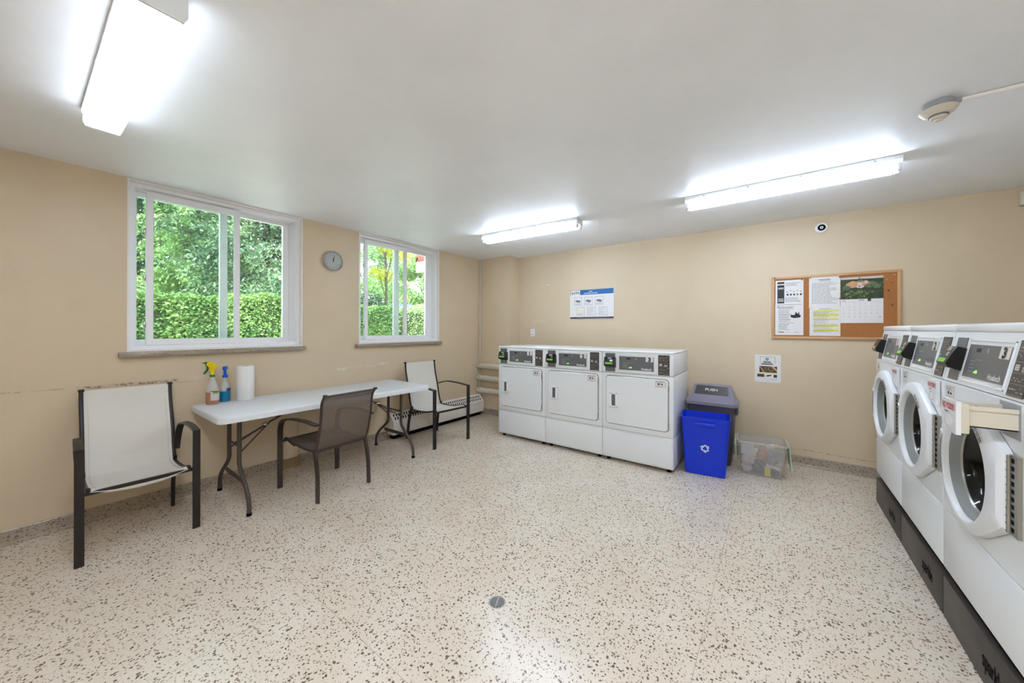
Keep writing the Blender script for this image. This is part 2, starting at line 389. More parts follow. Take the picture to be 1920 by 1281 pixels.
# ------------------------------------------------------------------ windows
def window(nm, y0, y1, sillname):
    root = bpy.data.objects.new(nm, None); C.objects.link(root); root.location = (0, y0, 0); struct(root)
    w = y1-y0; z0, z1 = WZ0, H-.002
    def ring(mb, a0, a1, b0, b1, x0, x1, t, tt=None, tb=None, m=0):
        tt = tt or t; tb = tb or t
        mb.box(x0, x1, a0, a0+t, b0, b1, m); mb.box(x0, x1, a1-t, a1, b0, b1, m)
        mb.box(x0, x1, a0+t, a1-t, b0, b0+tb, m); mb.box(x0, x1, a0+t, a1-t, b1-tt, b1, m)
    f = MB('liner'); ring(f, .0005, w-.0005, z0-.003, z1, -.24, -.001, .010, .012, .014); f.build('jamb_liner', root)
    f = MB('vinyl'); ring(f, .011, w-.011, z0+.011, z1-.013, -.20, -.045, .034, .026, .030)
    f.box(-.105, -.10, .045, w-.045, z0+.041, z0+.052); f.box(-.105, -.10, .045, w-.045, z1-.055, z1-.039)
    f.box(-.20, -.13, w-.075, w-.045, z0+.041, z1-.039); f.build('window_frame', root)
    # inner sliding sash
    sa = MB('vinyl'); ring(sa, .105, .695, z0+.043, z1-.053, -.092, -.060, .040, .046, .046); s1 = sa.build('sliding_sash', root)
    MB('glass').box(-.078, -.074, .144, .656, z0+.088, z1-.098).build('pane', s1)
    for zz in (1.36, 1.72, 2.08):
        q = MB('chrome'); q.rbox(-.085, -.064, .094, .106, zz-.022, zz+.022, .004, 2); q.rbox(-.080, -.068, .088, .096, zz-.008, zz+.008, .003, 2); q.build('latch', s1)
    # outer sashes
    so = MB('vinyl'); ring(so, .572, w-.076, z0+.043, z1-.041, -.165, -.135, .052, .042, .042); s2 = so.build('outer_sash', root)
    MB('glass').box(-.152, -.148, .622, w-.126, z0+.084, z1-.082).build('pane', s2)
    for zz in (1.34, 1.70, 2.06): MB('vinyl').rbox(-.135, -.122, .578, .590, zz-.02, zz+.02, .004, 2).build('latch', s2)
    so = MB('vinyl'); ring(so, .046, .60, z0+.043, z1-.041, -.198, -.170, .022, .040, .040); s3 = so.build('outer_sash', root)
    MB('insect').box(-.186, -.182, .067, .579, z0+.082, z1-.080).build('pane', s3)
    s = MB('sill'); s.rbox(-.21, .045, y0-.045, y1+.018, z0-.040, z0-.004, .004, 2); struct(s.build(sillname))
window('window_1', *WINS[0], 'trim_1'); window('window_2', *WINS[1], 'trim_2')

# ------------------------------------------------------------------ lamps
def strip_lamp(label, a, b, group=None):
    a, b = Vector(a), Vector(b); L = (b-a).length; ang = math.atan2(b.y-a.y, b.x-a.x); c = (a+b)/2
    r = thing('fluorescent_light', label, 'ceiling light', (c.x, c.y, H), ang)
    h = L/2; w = .066
    q = MB('lampmetal'); q.prism([(-w, 0), (w, 0), (w, -.028), (w*.62, -.050), (-w*.62, -.050), (-w, -.028)], -h, h, 'yz')
    q.box(-h-.002, -h+.004, -w, w, -.055, 0); q.box(h-.004, h+.002, -w, w, -.055, 0)
    for xx in (-h*.78, -h*.3, h*.2, h*.8): q.box(xx-.006, xx+.006, -w-.0012, -w, -.020, -.012, 'dgrey')
    q.build('housing', r)
    for s in (-1, 1):
        t = MB('tube'); t.lathe([(0, -h+.03), (.016, -h+.031), (.0175, -h+.04), (.0175, h-.04), (.016, h-.031), (0, h-.03)], (0, s*.036, -.072), 14, 0, Matrix.Rotation(PI/2, 4, 'Y'))
        t.build('tube', r)
        for e in (-1, 1):
            k = MB('lampmetal'); k.rbox(e*(h-.012)-.010, e*(h-.012)+.010, s*.036-.014, s*.036+.014, -.092, -.046, .004, 2); k.build('lamp_holder', r)
    return r
strip_lamp('bare two-tube fluorescent strip near the corner above the dryers', (1.03, -1.318, H), (2.232, -1.258, H))
strip_lamp('longer bare two-tube fluorescent strip on the right above the cork board', (3.20, -1.207, H), (4.45, -1.220, H))
def wrap_lamp(label, x, y, rz, nearcap, bottom, side):
    r = thing('wraparound_light', label, 'ceiling light', (x, y, H), rz)
    q = MB('lampmetal'); q.box(-.606, .606, -.072, .072, -.020, 0); q.build('housing', r)
    q = MB(bottom); q.prism([(-.066, -.016), (.066, -.016), (.066, -.070), (.058, -.088), (-.058, -.088), (-.066, -.070)], -.60, .60, 'yz')
    sm = q.idx(side); q.m = [sm if i in (3, 4, 6, 7, 0, 1) else q.m[i] for i in range(len(q.m))]; q.build('lens', r)
    for e in (-1, 1):
        q = MB('lampmetal'); q.prism([(-.073, 0), (.073, 0), (.073, -.072), (.062, -.094), (-.062, -.094), (-.073, -.072)], e*.603-.004, e*.603+.004, 'yz')
        if e < 0: q = MB('lampmetal'); q.prism([(-.070, 0), (.070, 0), (.070, -.03), (-.070, -.03)], -.607, -.601, 'yz')
        q.build('end_cap', r)
    return r
wrap_lamp('white boxy wraparound ceiling light with glowing lens above the left chair', 1.63, -4.277, math.radians(.9), True, 'lens', 'lensside')
wrap_lamp('added white boxy wraparound ceiling light overhead, unseen behind the camera', 3.83, -4.60, 0, True, 'lensadded', 'lensadded')  # unseen lamp added to lift the room's overall brightness

# smoke detector and its cable
r = thing('smoke_detector', 'round grey smoke detector on the ceiling at right, cable leading away', 'smoke detector', (4.443, -1.905, H))
MB('dgrey').lathe([(0, 0), (.052, 0), (.052, -.034), (0, -.034)], n=24).build('mounting_base', r)
MB('cream').lathe([(0, -.034), (.062, -.034), (.064, -.040), (.052, -.056), (.034, -.064), (0, -.064)], n=28).build('body', r)
MB('grey').lathe([(.0, -.064), (.033, -.064), (.033, -.070), (0, -.070)], n=24).build('vent_ring', r)
MB('cream').lathe([(0, -.070), (.030, -.070), (.027, -.080), (.014, -.084), (.013, -.090), (0, -.090)], n=24).build('cap', r)
q = MB('dgrey'); q.box(4.495, 4.515, -1.912, -1.892, H-.022, H-.0005); q.tube([(4.51, -1.902, H-.010), (4.8, -1.890, H-.009), (5.48, -1.866, H-.009)], .0085, 8, 'liner')
q.tube([(4.51, -1.885, H-.006), (4.75, -1.868, H-.005), (5.48, -1.838, H-.005)], .004, 6, 'liner')
tag(q.build('cable_conduit'), 'white surface cable conduit running right from the smoke detector', 'conduit')

# ------------------------------------------------------------------ wall things
r = thing('wall_clock', 'round silver wall clock between the two windows', 'clock', (0.0, -2.604, 2.055))
RX90 = Matrix.Rotation(PI/2, 4, 'Y')
q = MB(mat('brushed silver rim', srgb(176, 178, 180), .3, metal=.6)); q.lathe([(0, 0), (.100, 0), (.105, .010), (.105, .030), (.098, .038), (.088, .034), (.086, .026)], n=40, mtx=RX90); q.build('rim', r)
q = MB('paper'); q.lathe([(.088, .024), (0, .024)], n=40, mtx=RX90)
for i in range(12):
    a = math.radians(90-30*i); MX = Matrix(((0, 0, 0, .0248), (1, 0, 0, 0), (0, 0, 1, 0), (0, 0, 0, 1)))
    q.text(str(i or 12), .068*math.cos(a), .068*math.sin(a)-.006, .013, 0, 'inkg', mtx=Matrix(((0, 1, 0, .0248), (1, 0, 0, 0), (0, 0, 1, 0), (0, 0, 0, 1))), bold=.02)
q.build('dial', r)
def hand(name, ang, L, wd, x):
    a = math.radians(ang); d = Vector((0, math.sin(a), math.cos(a))); n = Vector((0, math.cos(a), -math.sin(a)))
    q = MB('ink'); p = [-d*.014-n*wd, -d*.014+n*wd, d*L*.7+n*wd, d*L, d*L*.7-n*wd]
    o = [v+Vector((x, 0, 0)) for v in p]; o2 = [v+Vector((x+.0012, 0, 0)) for v in p]
    q.add(o+o2, [(0, 1, 2, 3, 4), (9, 8, 7, 6, 5)]+[(i, (i+1) % 5, (i+1) % 5+5, i+5) for i in range(5)]); q.build(name, r)
hand('hour_hand', 2, .040, .004, .0262); hand('minute_hand', 12, .066, .003, .0280)
MB('ink').lathe([(0, .024), (.006, .024), (.006, .031), (0, .031)], n=12, mtx=RX90).build('hub', r)
MB('glass').lathe([(.087, .0335), (0, .0345)], n=40, mtx=RX90).build('cover_glass', r)

# siren / speaker disc
r = thing('round_sounder', 'small round white sounder with black centre on back wall above cork board', 'sounder', (4.163, 0, 2.316))
RY90 = Matrix.Rotation(PI/2, 4, 'X')
MB('vinyl').lathe([(0, 0), (.049, 0), (.049, .010), (.040, .020), (0, .020)], n=28, mtx=RY90).build('base', r)
MB('blackm').lathe([(.028, .020), (.030, .024), (.018, .026), (.0, .022)], n=24, mtx=RY90).build('grille', r)
MB('vinyl').lathe([(.013, .0245), (.013, .028), (.006, .028), (.006, .0245)], n=16, mtx=RY90).build('ring', r)
# box at the top right
q = MB('cream'); q.rbox(5.312, 5.40, -.045, -.0005, 2.287, 2.396, .012, 3); q.box(5.345, 5.352, -.046, -.045, 2.31, 2.317, 'ink')
tag(q.build('alarm_box'), 'small cream plastic box high on the back wall at the right edge', 'alarm box')
# small outlet
r = thing('wall_outlet', 'small white outlet plate on back wall above dryer 1', 'outlet', (.846, 0, 1.281))
MB('vinyl').rbox(-.036, .036, -.007, -.0005, -.056, .056, .003, 2).build('plate', r)
for zz in (.024, -.024):
    q = MB('paper'); q.rbox(-.017, .017, -.010, -.006, zz-.015, zz+.015, .003, 2); q.box(-.008, -.005, -.0106, -.0098, zz-.006, zz+.006, 'ink'); q.box(.005, .008, -.0106, -.0098, zz-.006, zz+.006, 'ink'); q.build('socket', r)

def lines(mb, x0, x1, z0, z1, n, y, m, rag=.3, h=.35):
    rnd = random.Random(int(x0*1000)+n*7+int(z1*991))
    for i in range(n):
        z = z1-(i+.5)*(z1-z0)/n; hh = (z1-z0)/n*h/2; x = x0; e = x1-(x1-x0)*rag*rnd.random()
        while x < e-.002:
            w = rnd.uniform(.008, .03)*(x1-x0)/.2*1.3; mb.rect(x, min(x+w, e), z-hh, z+hh, y, m); x += w+.004*(x1-x0)/.2
# instruction poster
r = thing('instruction_poster', 'white instruction poster with blue header on back wall above the dryers', 'poster', (1.795, 0, 1.676))
q = MB('paper'); q.box(-.318, .318, -.008, -.0005, -.204, .204); e = -.0085
q.rect(-.165, .312, .132, .198, e, 'posterblue'); q.rect(-.315, .312, .196, .2005, e, 'posterblue'); q.rect(-.315, -.311, .128, .2, e, 'ink')
q.rect(-.315, .315, -.198, -.172, e, mat('poster dark band', srgb(78, 66, 70), .4))
q.text('sparkle', -.238, .146, .044, e-.0003, mat('logo navy', srgb(40, 64, 84), .4), bold=.012, sx=.72)
lines(q, -.035, .02, .168, .182, 1, e-.0003, 'paper', 0, .7); lines(q, -.105, .09, .143, .158, 1, e-.0003, 'paper', 0, .6)
for (cx, cz) in ((-.195, .045), (-.04, .045), (.115, .045), (-.155, -.095), (.005, -.095), (.17, -.095)):
    for (a, b_, c_, d_) in ((cx-.058, cx+.058, cz+.052, cz+.055), (cx-.058, cx+.058, cz-.055, cz-.052), (cx-.058, cx-.055, cz-.055, cz+.055), (cx+.055, cx+.058, cz-.055, cz+.055)): q.rect(a, b_, c_, d_, e, 'inkg')
    if cz > 0: q.quad([(cx-.045, e, cz+.012), (cx-.03, e, cz-.01), (cx+.03, e, cz-.02), (cx+.04, e, cz+.006), (cx, e, cz+.018)], 'inkg'); lines(q, cx-.045, cx+.045, cz-.046, cz-.026, 2, e, 'inkg')
    elif cx < -.1: q.rect(cx-.035, cx+.045, cz-.012, cz+.018, e, mat('pale yellow', srgb(236, 222, 150), .5)); lines(q, cx-.04, cx+.04, cz-.045, cz-.025, 2, e, 'inkg')
    else: lines(q, cx-.048, cx+.048, cz-.046, cz+.044, 6, e, 'inkg', .6, .2)
lines(q, -.2, .25, -.193, -.177, 1, e-.0004, 'inkg', 0, .4)
q.build('printed_sheet', r)
# recycling notice
r = thing('recycling_notice', 'white recycling notice with food waste photo on back wall above the open tub', 'notice', (3.745, 0, .935))
q = MB('paper'); q.box(-.110, .110, -.004, -.0005, -.142, .142); e = -.0045
for (a, b_, c_, d_) in ((-.064, .064, .119, .1215), (-.064, -.0615, .05, .1215), (.0615, .064, .05, .1215)): q.rect(a, b_, c_, d_, e, 'inkg')
recycle(q, -.005, .098, .020, e, 'ink')
lines(q, -.035, .027, .066, .078, 1, e, 'ink', 0, .7); lines(q, -.040, .034, .053, .065, 1, e, 'ink', 0, .7); lines(q, -.053, .047, .038, .052, 1, e, 'ink', 0, .75)
q.rect(-.070, .078, -.040, .024, e, 'compost')
rn = random.Random(3)
for i in range(70):
    x = rn.uniform(-.045, .05); z = rn.uniform(-.036, .020); s_ = rn.uniform(.002, .005)
    q.rect(x-s_, x+s_, z-s_*.7, z+s_*.7, e-.0003, mat('scrap', (rn.uniform(.1, .6), rn.uniform(.1, .35), rn.uniform(.03, .12)), .6) if i < 8 else q.mats[-1-(i % 6)])
q.quad([(.03, e-.0005, .024), (.055, e-.0005, .024), (.078, e-.0005, -.012), (.078, e-.0005, -.030), (.062, e-.0005, -.016)], 'oak')
q.quad([(-.070, e-.0005, .018), (-.060, e-.0005, .018), (-.028, e-.0005, -.038), (-.034, e-.0005, -.040)], 'oak')
q.rect(-.07, .09, -.050, -.044, e, 'yellow'); q.rect(-.088, -.028, -.088, -.058, e, 'compost'); q.quad([(-.018, e, -.078), (.0, e, -.066), (.034, e, -.062), (.028, e, -.074), (.0, e, -.082)], 'ink'); q.rect(.05, .078, -.088, -.060, e, 'compost')
q.rect(.028, .08, -.108, -.106, e, 'inkg'); q.build('printed_sheet', r)

# cork board
CX0, CX1, CZ0, CZ1 = 3.777, 4.692, 1.246, 1.868
r = thing('cork_board', 'wood framed cork notice board on the back wall above the notice', 'notice board', ((CX0+CX1)/2, 0, (CZ0+CZ1)/2))
hw, hh = (CX1-CX0)/2, (CZ1-CZ0)/2
MB('cork').box(-hw+.01, hw-.01, -.012, -.0005, -hh+.01, hh-.01).build('cork_panel', r)
q = MB('oak'); fw = .024
q.rbox(-hw, hw, -.022, -.0005, hh-fw, hh, .003, 2); q.rbox(-hw, hw, -.022, -.0005, -hh, -hh+fw, .003, 2)
q.rbox(-hw, -hw+fw, -.0215, -.0005, -hh+fw*.8, hh-fw*.8, .003, 2); q.rbox(hw-fw, hw, -.0215, -.0005, -hh+fw*.8, hh-fw*.8, .003, 2); q.build('frame', r)
def sheet(name, label, cat, x0, x1, z0, z1, y=-.0125, rot=0):
    r = thing(name, label, cat, ((x0+x1)/2, y, (z0+z1)/2)); q = MB('paper'); w, h = (x1-x0)/2, (z1-z0)/2
    q.box(-w, w, -.0012, 0, -h, h); return r, q, w, h
e = -.0016
r, q, w, h = sheet('pinned_notice', 'laminated notice with black side panel, top left of the cork board', 'notice', 3.808, 4.03, 1.568, 1.832, -.0135)
q.rect(-w+.016, -w+.072, h-.035, h-.014, e, 'ink'); q.rect(-w+.016, -w+.072, -h+.034, h-.046, e, 'ink')
for i, z in enumerate((.055, .045, -.055, -.068, -.080)): q.rect(-w+.022, -w+.066, z, z+.005, e-.0003, 'paper')
lines(q, -w+.082, w-.02, h-.06, h-.022, 4, e, 'inkg'); lines(q, -w+.08, w-.02, -.088, -.040, 5, e, 'inkg')
for i in range(5): 
    q.rect(-.02+i*.026, -.006+i*.026, -.022, -.004, e, 'ink' if i != 3 else 'inkg')
    q.rect(-.02+i*.026, -.010+i*.026, .012+(i % 2)*.01, .020+(i % 2)*.01, e, 'inkg')
q.rect(-w+.014, w-.012, -h+.008, -h+.020, e, 'ink'); q.build('printed_sheet', r)
r, q, w, h = sheet('pinned_notice', 'white notice with black machine picture, bottom left of the cork board', 'notice', 3.806, 4.03, 1.283, 1.585, -.0158)
lines(q, -w+.028, w-.07, h-.045, h-.014, 3, e, 'ink', .2); lines(q, -w+.028, .02, -.02, h-.05, 7, e, 'inkg'); lines(q, -w+.028, w-.05, -h+.05, -.025, 7, e, 'inkg', .6)
q.quad([(.012, e, .05), (.046, e, .05), (.05, e, .075), (.06, e, .075), (.062, e, .062), (.072, e, .062), (.072, e, .075), (.080, e, .075), (.080, e, .05), (.092, e, .045), (.088, e, .025), (.04, e, .018), (.012, e, .028)], 'ink')
lines(q, -w+.028, -w+.072, -h+.024, -h+.036, 1, e, 'ink', 0, .7); lines(q, -.03, .03, -h+.026, -h+.032, 1, e, 'inkg'); lines(q, .04, .09, -h+.026, -h+.034, 1, e, 'ink'); q.build('printed_sheet', r)
r, q, w, h = sheet('pinned_notice', 'typed letter pinned at top centre of the cork board', 'notice', 4.072, 4.297, 1.545, 1.845, -.0135)
lines(q, -.045, .045, h-.034, h-.022, 1, e, 'inkg', 0, .7); q.rect(-.03, .045, h-.044, h-.041, e, 'ink'); lines(q, -w+.02, w-.012, -h+.04, h-.055, 20, e, 'inkg', .35, .3); q.build('printed_sheet', r)
r, q, w, h = sheet('pinned_notice', 'price notice with yellow highlighted bands, bottom centre of the cork board', 'notice', 4.076, 4.299, 1.278, 1.558, -.0158)
for z0_, z1_ in ((.098, .108), (.048, .068), (.015, .026), (-.050, -.035), (-.098, -.082)): q.rect(-w+.028, w-.012, z0_, z1_, e, 'yellow')
lines(q, -w+.028, w-.045, .070, .095, 4, e, 'ink', .3, .3); lines(q, -w+.03, w-.02, -.11, .068, 17, e-.0003, 'inkg', .5, .25); lines(q, -.04, .05, .112, .126, 2, e, 'inkg'); q.build('printed_sheet', r)
# calendar
r = thing('wall_calendar', 'wall calendar with woodland animal photo hanging on the cork board', 'calendar', (4.441, -.0135, 1.61))
q = MB('paper'); q.box(-.141, .141, -.002, 0, -.210, .010)
lines(q, -.128, -.105, -.010, -.001, 1, -.0026, 'inkg', 0, .7); lines(q, -.018, .018, -.006, .004, 1, -.0026, 'inkg', 0, .7)
for rr in range(5):
    for cc in range(7):
        dn = rr*7+cc-1
        if 0 < dn < 32: q.text(str(dn), -.120+cc*.037, -.035-rr*.030, .008, -.0026, 'inkg')
q.rect(-.141, .141, -.0185, -.0178, -.0026, 'inkg'); q.rect(.040, .062, -.012, .010, -.0030, 'compost'); q.build('date_page', r)
q = MB('pawd'); q.box(-.141, .141, -.003, -.001, .010, .212)
def blob(cx, cz, rx, rz, m, dy, n=14, jag=.15, seed=1):
    rn = random.Random(seed); q.quad([(cx+rx*math.cos(2*PI*i/n)*(1+jag*rn.uniform(-1, 1)), dy, cz+rz*math.sin(2*PI*i/n)*(1+jag*rn.uniform(-1, 1))) for i in range(n)], m)
q.rect(-.141, .141, .193, .212, -.0032, 'calpale')
for i in range(9): blob(-.098+.0245*i, .16-.02*abs(i-4)*.4, .030, .030, mat('calendar mid green', srgb(84+6*(i % 3), 104, 74), .5) if i < 3 else 'calg', -.0034-.00002*i, seed=4+i, jag=.35)
blob(-.035, .140, .062, .030, 'pawr', -.0037, seed=5, jag=.25); blob(-.070, .150, .030, .024, 'oak', -.0038, seed=25, jag=.4); blob(.030, .160, .018, .017, 'pawr', -.0039, seed=6); blob(.030, .161, .010, .010, 'calpale', -.0040, seed=6)
blob(-.012, .146, .022, .012, 'calpale', -.0040, seed=15, jag=.3); blob(-.010, .124, .028, .015, 'calpale', -.0041, seed=8); blob(-.014, .126, .006, .005, 'ink', -.0043, seed=9); blob(-.028, .140, .004, .003, 'ink', -.0043, seed=10); blob(.006, .141, .004, .003, 'ink', -.0043, seed=12)
rn = random.Random(11)
for i in range(110):
    x = rn.uniform(-.138, .136); z = rn.uniform(.016, .085 if abs(x+.03) < .08 else .15); a = rn.uniform(-1.3, 1.3); L = rn.uniform(.012, .036); dx, dz = math.sin(a)*L, math.cos(a)*L
    nx, nz = dz*.09, -dx*.09; cl = lambda v: max(-.14, min(.14, v)); q.quad([(cl(x-nx), -.0046-i*1e-6, max(.012, z-nz)), (cl(x+nx), -.0046-i*1e-6, max(.012, z+nz)), (cl(x+dx), -.0046-i*1e-6, min(.19, z+dz))], ('pawg', 'calg', 'pawd', 'calo')[i % 4])
for i in range(26):
    a0 = math.radians(20+i*5.4); a1 = a0+math.radians(5.4); q.quad([(.135*math.cos(a0), -.0047, .095+.100*math.sin(a0)), (.128*math.cos(a0), -.0047, .095+.093*math.sin(a0)), (.128*math.cos(a1), -.0047, .095+.093*math.sin(a1)), (.135*math.cos(a1), -.0047, .095+.100*math.sin(a1))], 'pawd')
q.build('photo_page', r)
# pins
pinc = [(3.80, 1.862, 'ink'), (4.018, 1.826, 'ink'), (4.080, 1.838, 'inkg'), (4.290, 1.832, 'ink'), (4.292, 1.63, 'ink'), (4.086, 1.553, 'yellow'), (4.425, 1.812, 'inkg'), (4.650, 1.822, 'oak'), (4.600, 1.782, 'oak'), (4.632, 1.755, 'red'), (4.612, 1.686, 'ink'), (4.622, 1.622, 'grnp'), (4.636, 1.556, 'ink'), (3.830, 1.565, 'ink'), (4.56, 1.455, 'oak')]
def near(x, z):
    if x < 4.04: return 'the left hand notices'
    if x < 4.31: return 'the centre notices'
    return 'the calendar'
lab = ['black push pin at the top left corner of the cork board frame', 'black push pin at top right corner of the laminated notice', 'grey push pin at top left of the typed letter', 'black push pin at top right of the typed letter', 'black push pin low on right edge of the typed letter', 'yellow push pin at top left of the yellow banded notice', 'grey push pin holding the calendar top', 'pale wooden push pin near top right corner of cork board', 'pale push pin right of the calendar picture', 'red push pin on the cork right of the calendar', 'black push pin on the cork right of calendar, just above the green pin', 'green push pin on bare cork right of the calendar dates', 'black push pin lowest on the cork right of calendar', 'black push pin at top left of the machine picture notice', 'pale push pin on bare cork below the calendar']
for (x, z, m), lb in zip(pinc, lab):
    q = MB(m); q.lathe([(0, 0), (.0022, 0), (.0022, .004), (.0055, .006), (.0045, .012), (.0055, .016), (0, .016)], (0, 0, 0), 10, mtx=RY90); o = q.build('push_pin'); o.location = (x, -.018 if (x < 4.31 and z < 1.86) else (-.0225 if z > 1.85 else -.0125 if x > 4.585 or z < 1.5 else -.019), z)
    tag(o, lb, 'push pin', 'push pins on the cork board')

# ------------------------------------------------------------------ pipes and heater
for i, (z, lb) in enumerate(((.755, 'thick cream horizontal pipe by the corner, topmost of three'), (.565, 'thick cream horizontal pipe by the corner, middle of three'), (.375, 'thick cream horizontal pipe by the corner, lowest of three'))):
    r = thing('heating_pipe', lb, 'pipe', (.004, -.302, z), group='cream pipes in the corner')
    q = MB('cream'); q.lathe([(0, 0), (.028, .0), (.040, .008), (.042, .02), (.042, .90), (0, .90)], (0, 0, 0), 20, mtx=Matrix.Rotation(PI/2, 4, 'Y')); q.build('pipe', r)
    q = MB('ink'); q.lathe([(0, 0), (.008, 0), (.008, .006), (0, .006)], (.055, -.030, .024), 10, mtx=RY90); q.build('screw', r)
q = MB('cream'); q.tube([(.022, -.274, .28), (.022, -.274, .72), (.022, -.274, 2.2), (.022, -.274, H-.002)], .011, 8); q.tube([(.022, -.300, .20), (.022, -.300, .34)], .007, 8)
tag(q.build('riser_pipe'), 'thin cream vertical riser pipe in the room corner', 'pipe')
q = MB('cream'); q.tube(spline([(.03, -.262, .33), (.06, -.262, .30), (.12, -.262, .27), (.185, -.262, .20), (.192, -.262, .12), (.186, -.262, .08)], 5), .005, 6); tag(q.build('heater_cable'), 'thin cream cable curving beside the right end of the baseboard heater', 'cable')
r = thing('baseboard_heater', 'white convector heater low on the wall behind the far chair', 'heater', (0, -1.935, 0))
hl = 1.63
prof = [(.002, .055), (.125, .055), (.130, .062), (.130, .215), (.122, .226), (.050, .300), (.040, .303), (.002, .303)]
q = MB(mat('heater enamel', srgb(236, 230, 220), .4)); q.prism([(p[0], p[1]) for p in prof], 0, hl, 'xz'); q.build('casing', r)
q = MB('blackm'); n = 42
for row in range(2):
    for i in range(n):
        y = .03+i*(hl-.06)/n; 
        u0, u1 = (.08, .46) if row == 0 else (.54, .92)
        a = Vector((.122, 0, .226)); b_ = Vector((.050, 0, .300)); nrm = Vector((.717, 0, .697))*.0012
        p0 = a.lerp(b_, u0)+nrm; p1 = a.lerp(b_, u1)+nrm; k = (hl-.06)/n
        q.quad([(p0.x, y, p0.z), (p0.x, y+k*.45, p0.z), (p1.x, y+k*.80, p1.z), (p1.x, y+k*.35, p1.z)])
q.build('grille', r)
MB('blackm').box(.012, .095, .03, hl-.03, 0.001, .055).build('dark_base', r)  # matt black block paints the shadow beneath the heater

# ------------------------------------------------------------------ folding table
TX0, TX1, TY0, TY1, TZ = .0576, .7978, -3.7558, -1.9344, .7276
r = thing('folding_table', 'long white moulded folding table standing under the windows', 'table', ((TX0+TX1)/2, (TY0+TY1)/2, 0))
w, l = (TX1-TX0)/2, (TY1-TY0)/2
q = MB('ttop'); rings = [(0.0, -.045), (0.0, -.014), (.002, -.008), (.006, -.002), (.012, 0.0)]
vs = []; 
for ins, dz in rings: vs.append([(x, y, TZ+dz) for x, y in rrect(-w+ins, w-ins, -l+ins, l-ins, .055-ins*.5, 7)])
k = len(vs[0]); allv = [p for rr in vs for p in rr]
fs = [(i*k+j, i*k+(j+1) % k, (i+1)*k+(j+1) % k, (i+1)*k+j) for i in range(len(vs)-1) for j in range(k)]+[[(len(vs)-1)*k+j for j in range(k)], [k-1-j for j in range(k)]]
q.add(allv, fs, 0, True); q.build('tabletop', r)
def leg_frame(y, sgn):
    q = MB('tframe')
    for xb, xf, s in ((.583, .787, 1), (.354, .120, -1)):
        pts = spline([(xb, y, TZ-.05), (xb, y, .42), (xb, y, .33), (xb+(xf-xb)*.22, y, .27), (xb+(xf-xb)*.72, y, .18), (xb+(xf-xb)*.95, y, .11), (xf, y, .05), (xf, y, 0.012)], 5)
        q.tube([(p.x-(TX0+TX1)/2, p.y-(TY0+TY1)/2, p.z) for p in pts], .0145, 10)
        q.lathe([(0, 0), (.0165, 0), (.0165, .022), (0, .022)], (xf-(TX0+TX1)/2, y-(TY0+TY1)/2, 0), 12, 'blackm')
    cx, cy = (TX0+TX1)/2, (TY0+TY1)/2
    q.box(.285-cx, .655-cx, y-cy-.004, y-cy+.004, .200, .232); q.tube([(.354-cx, y-cy, .455), (.583-cx, y-cy, .455)], .009, 8)
    q.box(.30-cx, .64-cx, y-cy-.02, y-cy+.02, TZ-.052, TZ-.046)
    q.build('leg_frame', r)
    b_ = MB('tframe'); xm = .4685-cx
    b_.sweep([(xm, y-cy, .455), (xm, y-cy+sgn*.22, .560)], [(-.012, -.004), (.012, -.004), (.012, .004), (-.012, .004)], side=(1, 0, 0), smooth=False)
    b_.sweep([(xm, y-cy+sgn*.20, .555), (xm, y-cy+sgn*.46, .678)], [(-.012, -.004), (.012, -.004), (.012, .004), (-.012, .004)], side=(1, 0, 0), smooth=False)
    for s in (-1, 1): b_.tube([(xm+s*.112, y-cy, .40), (xm, y-cy+sgn*.235, .568)], .006, 6)
    b_.rbox(xm-.02, xm+.02, y-cy+sgn*.21-.02, y-cy+sgn*.21+.02, .552, .572, .004, 2, 'chrome'); b_.build('folding_brace', r)
leg_frame(-3.581, 1); leg_frame(-2.157, -1)

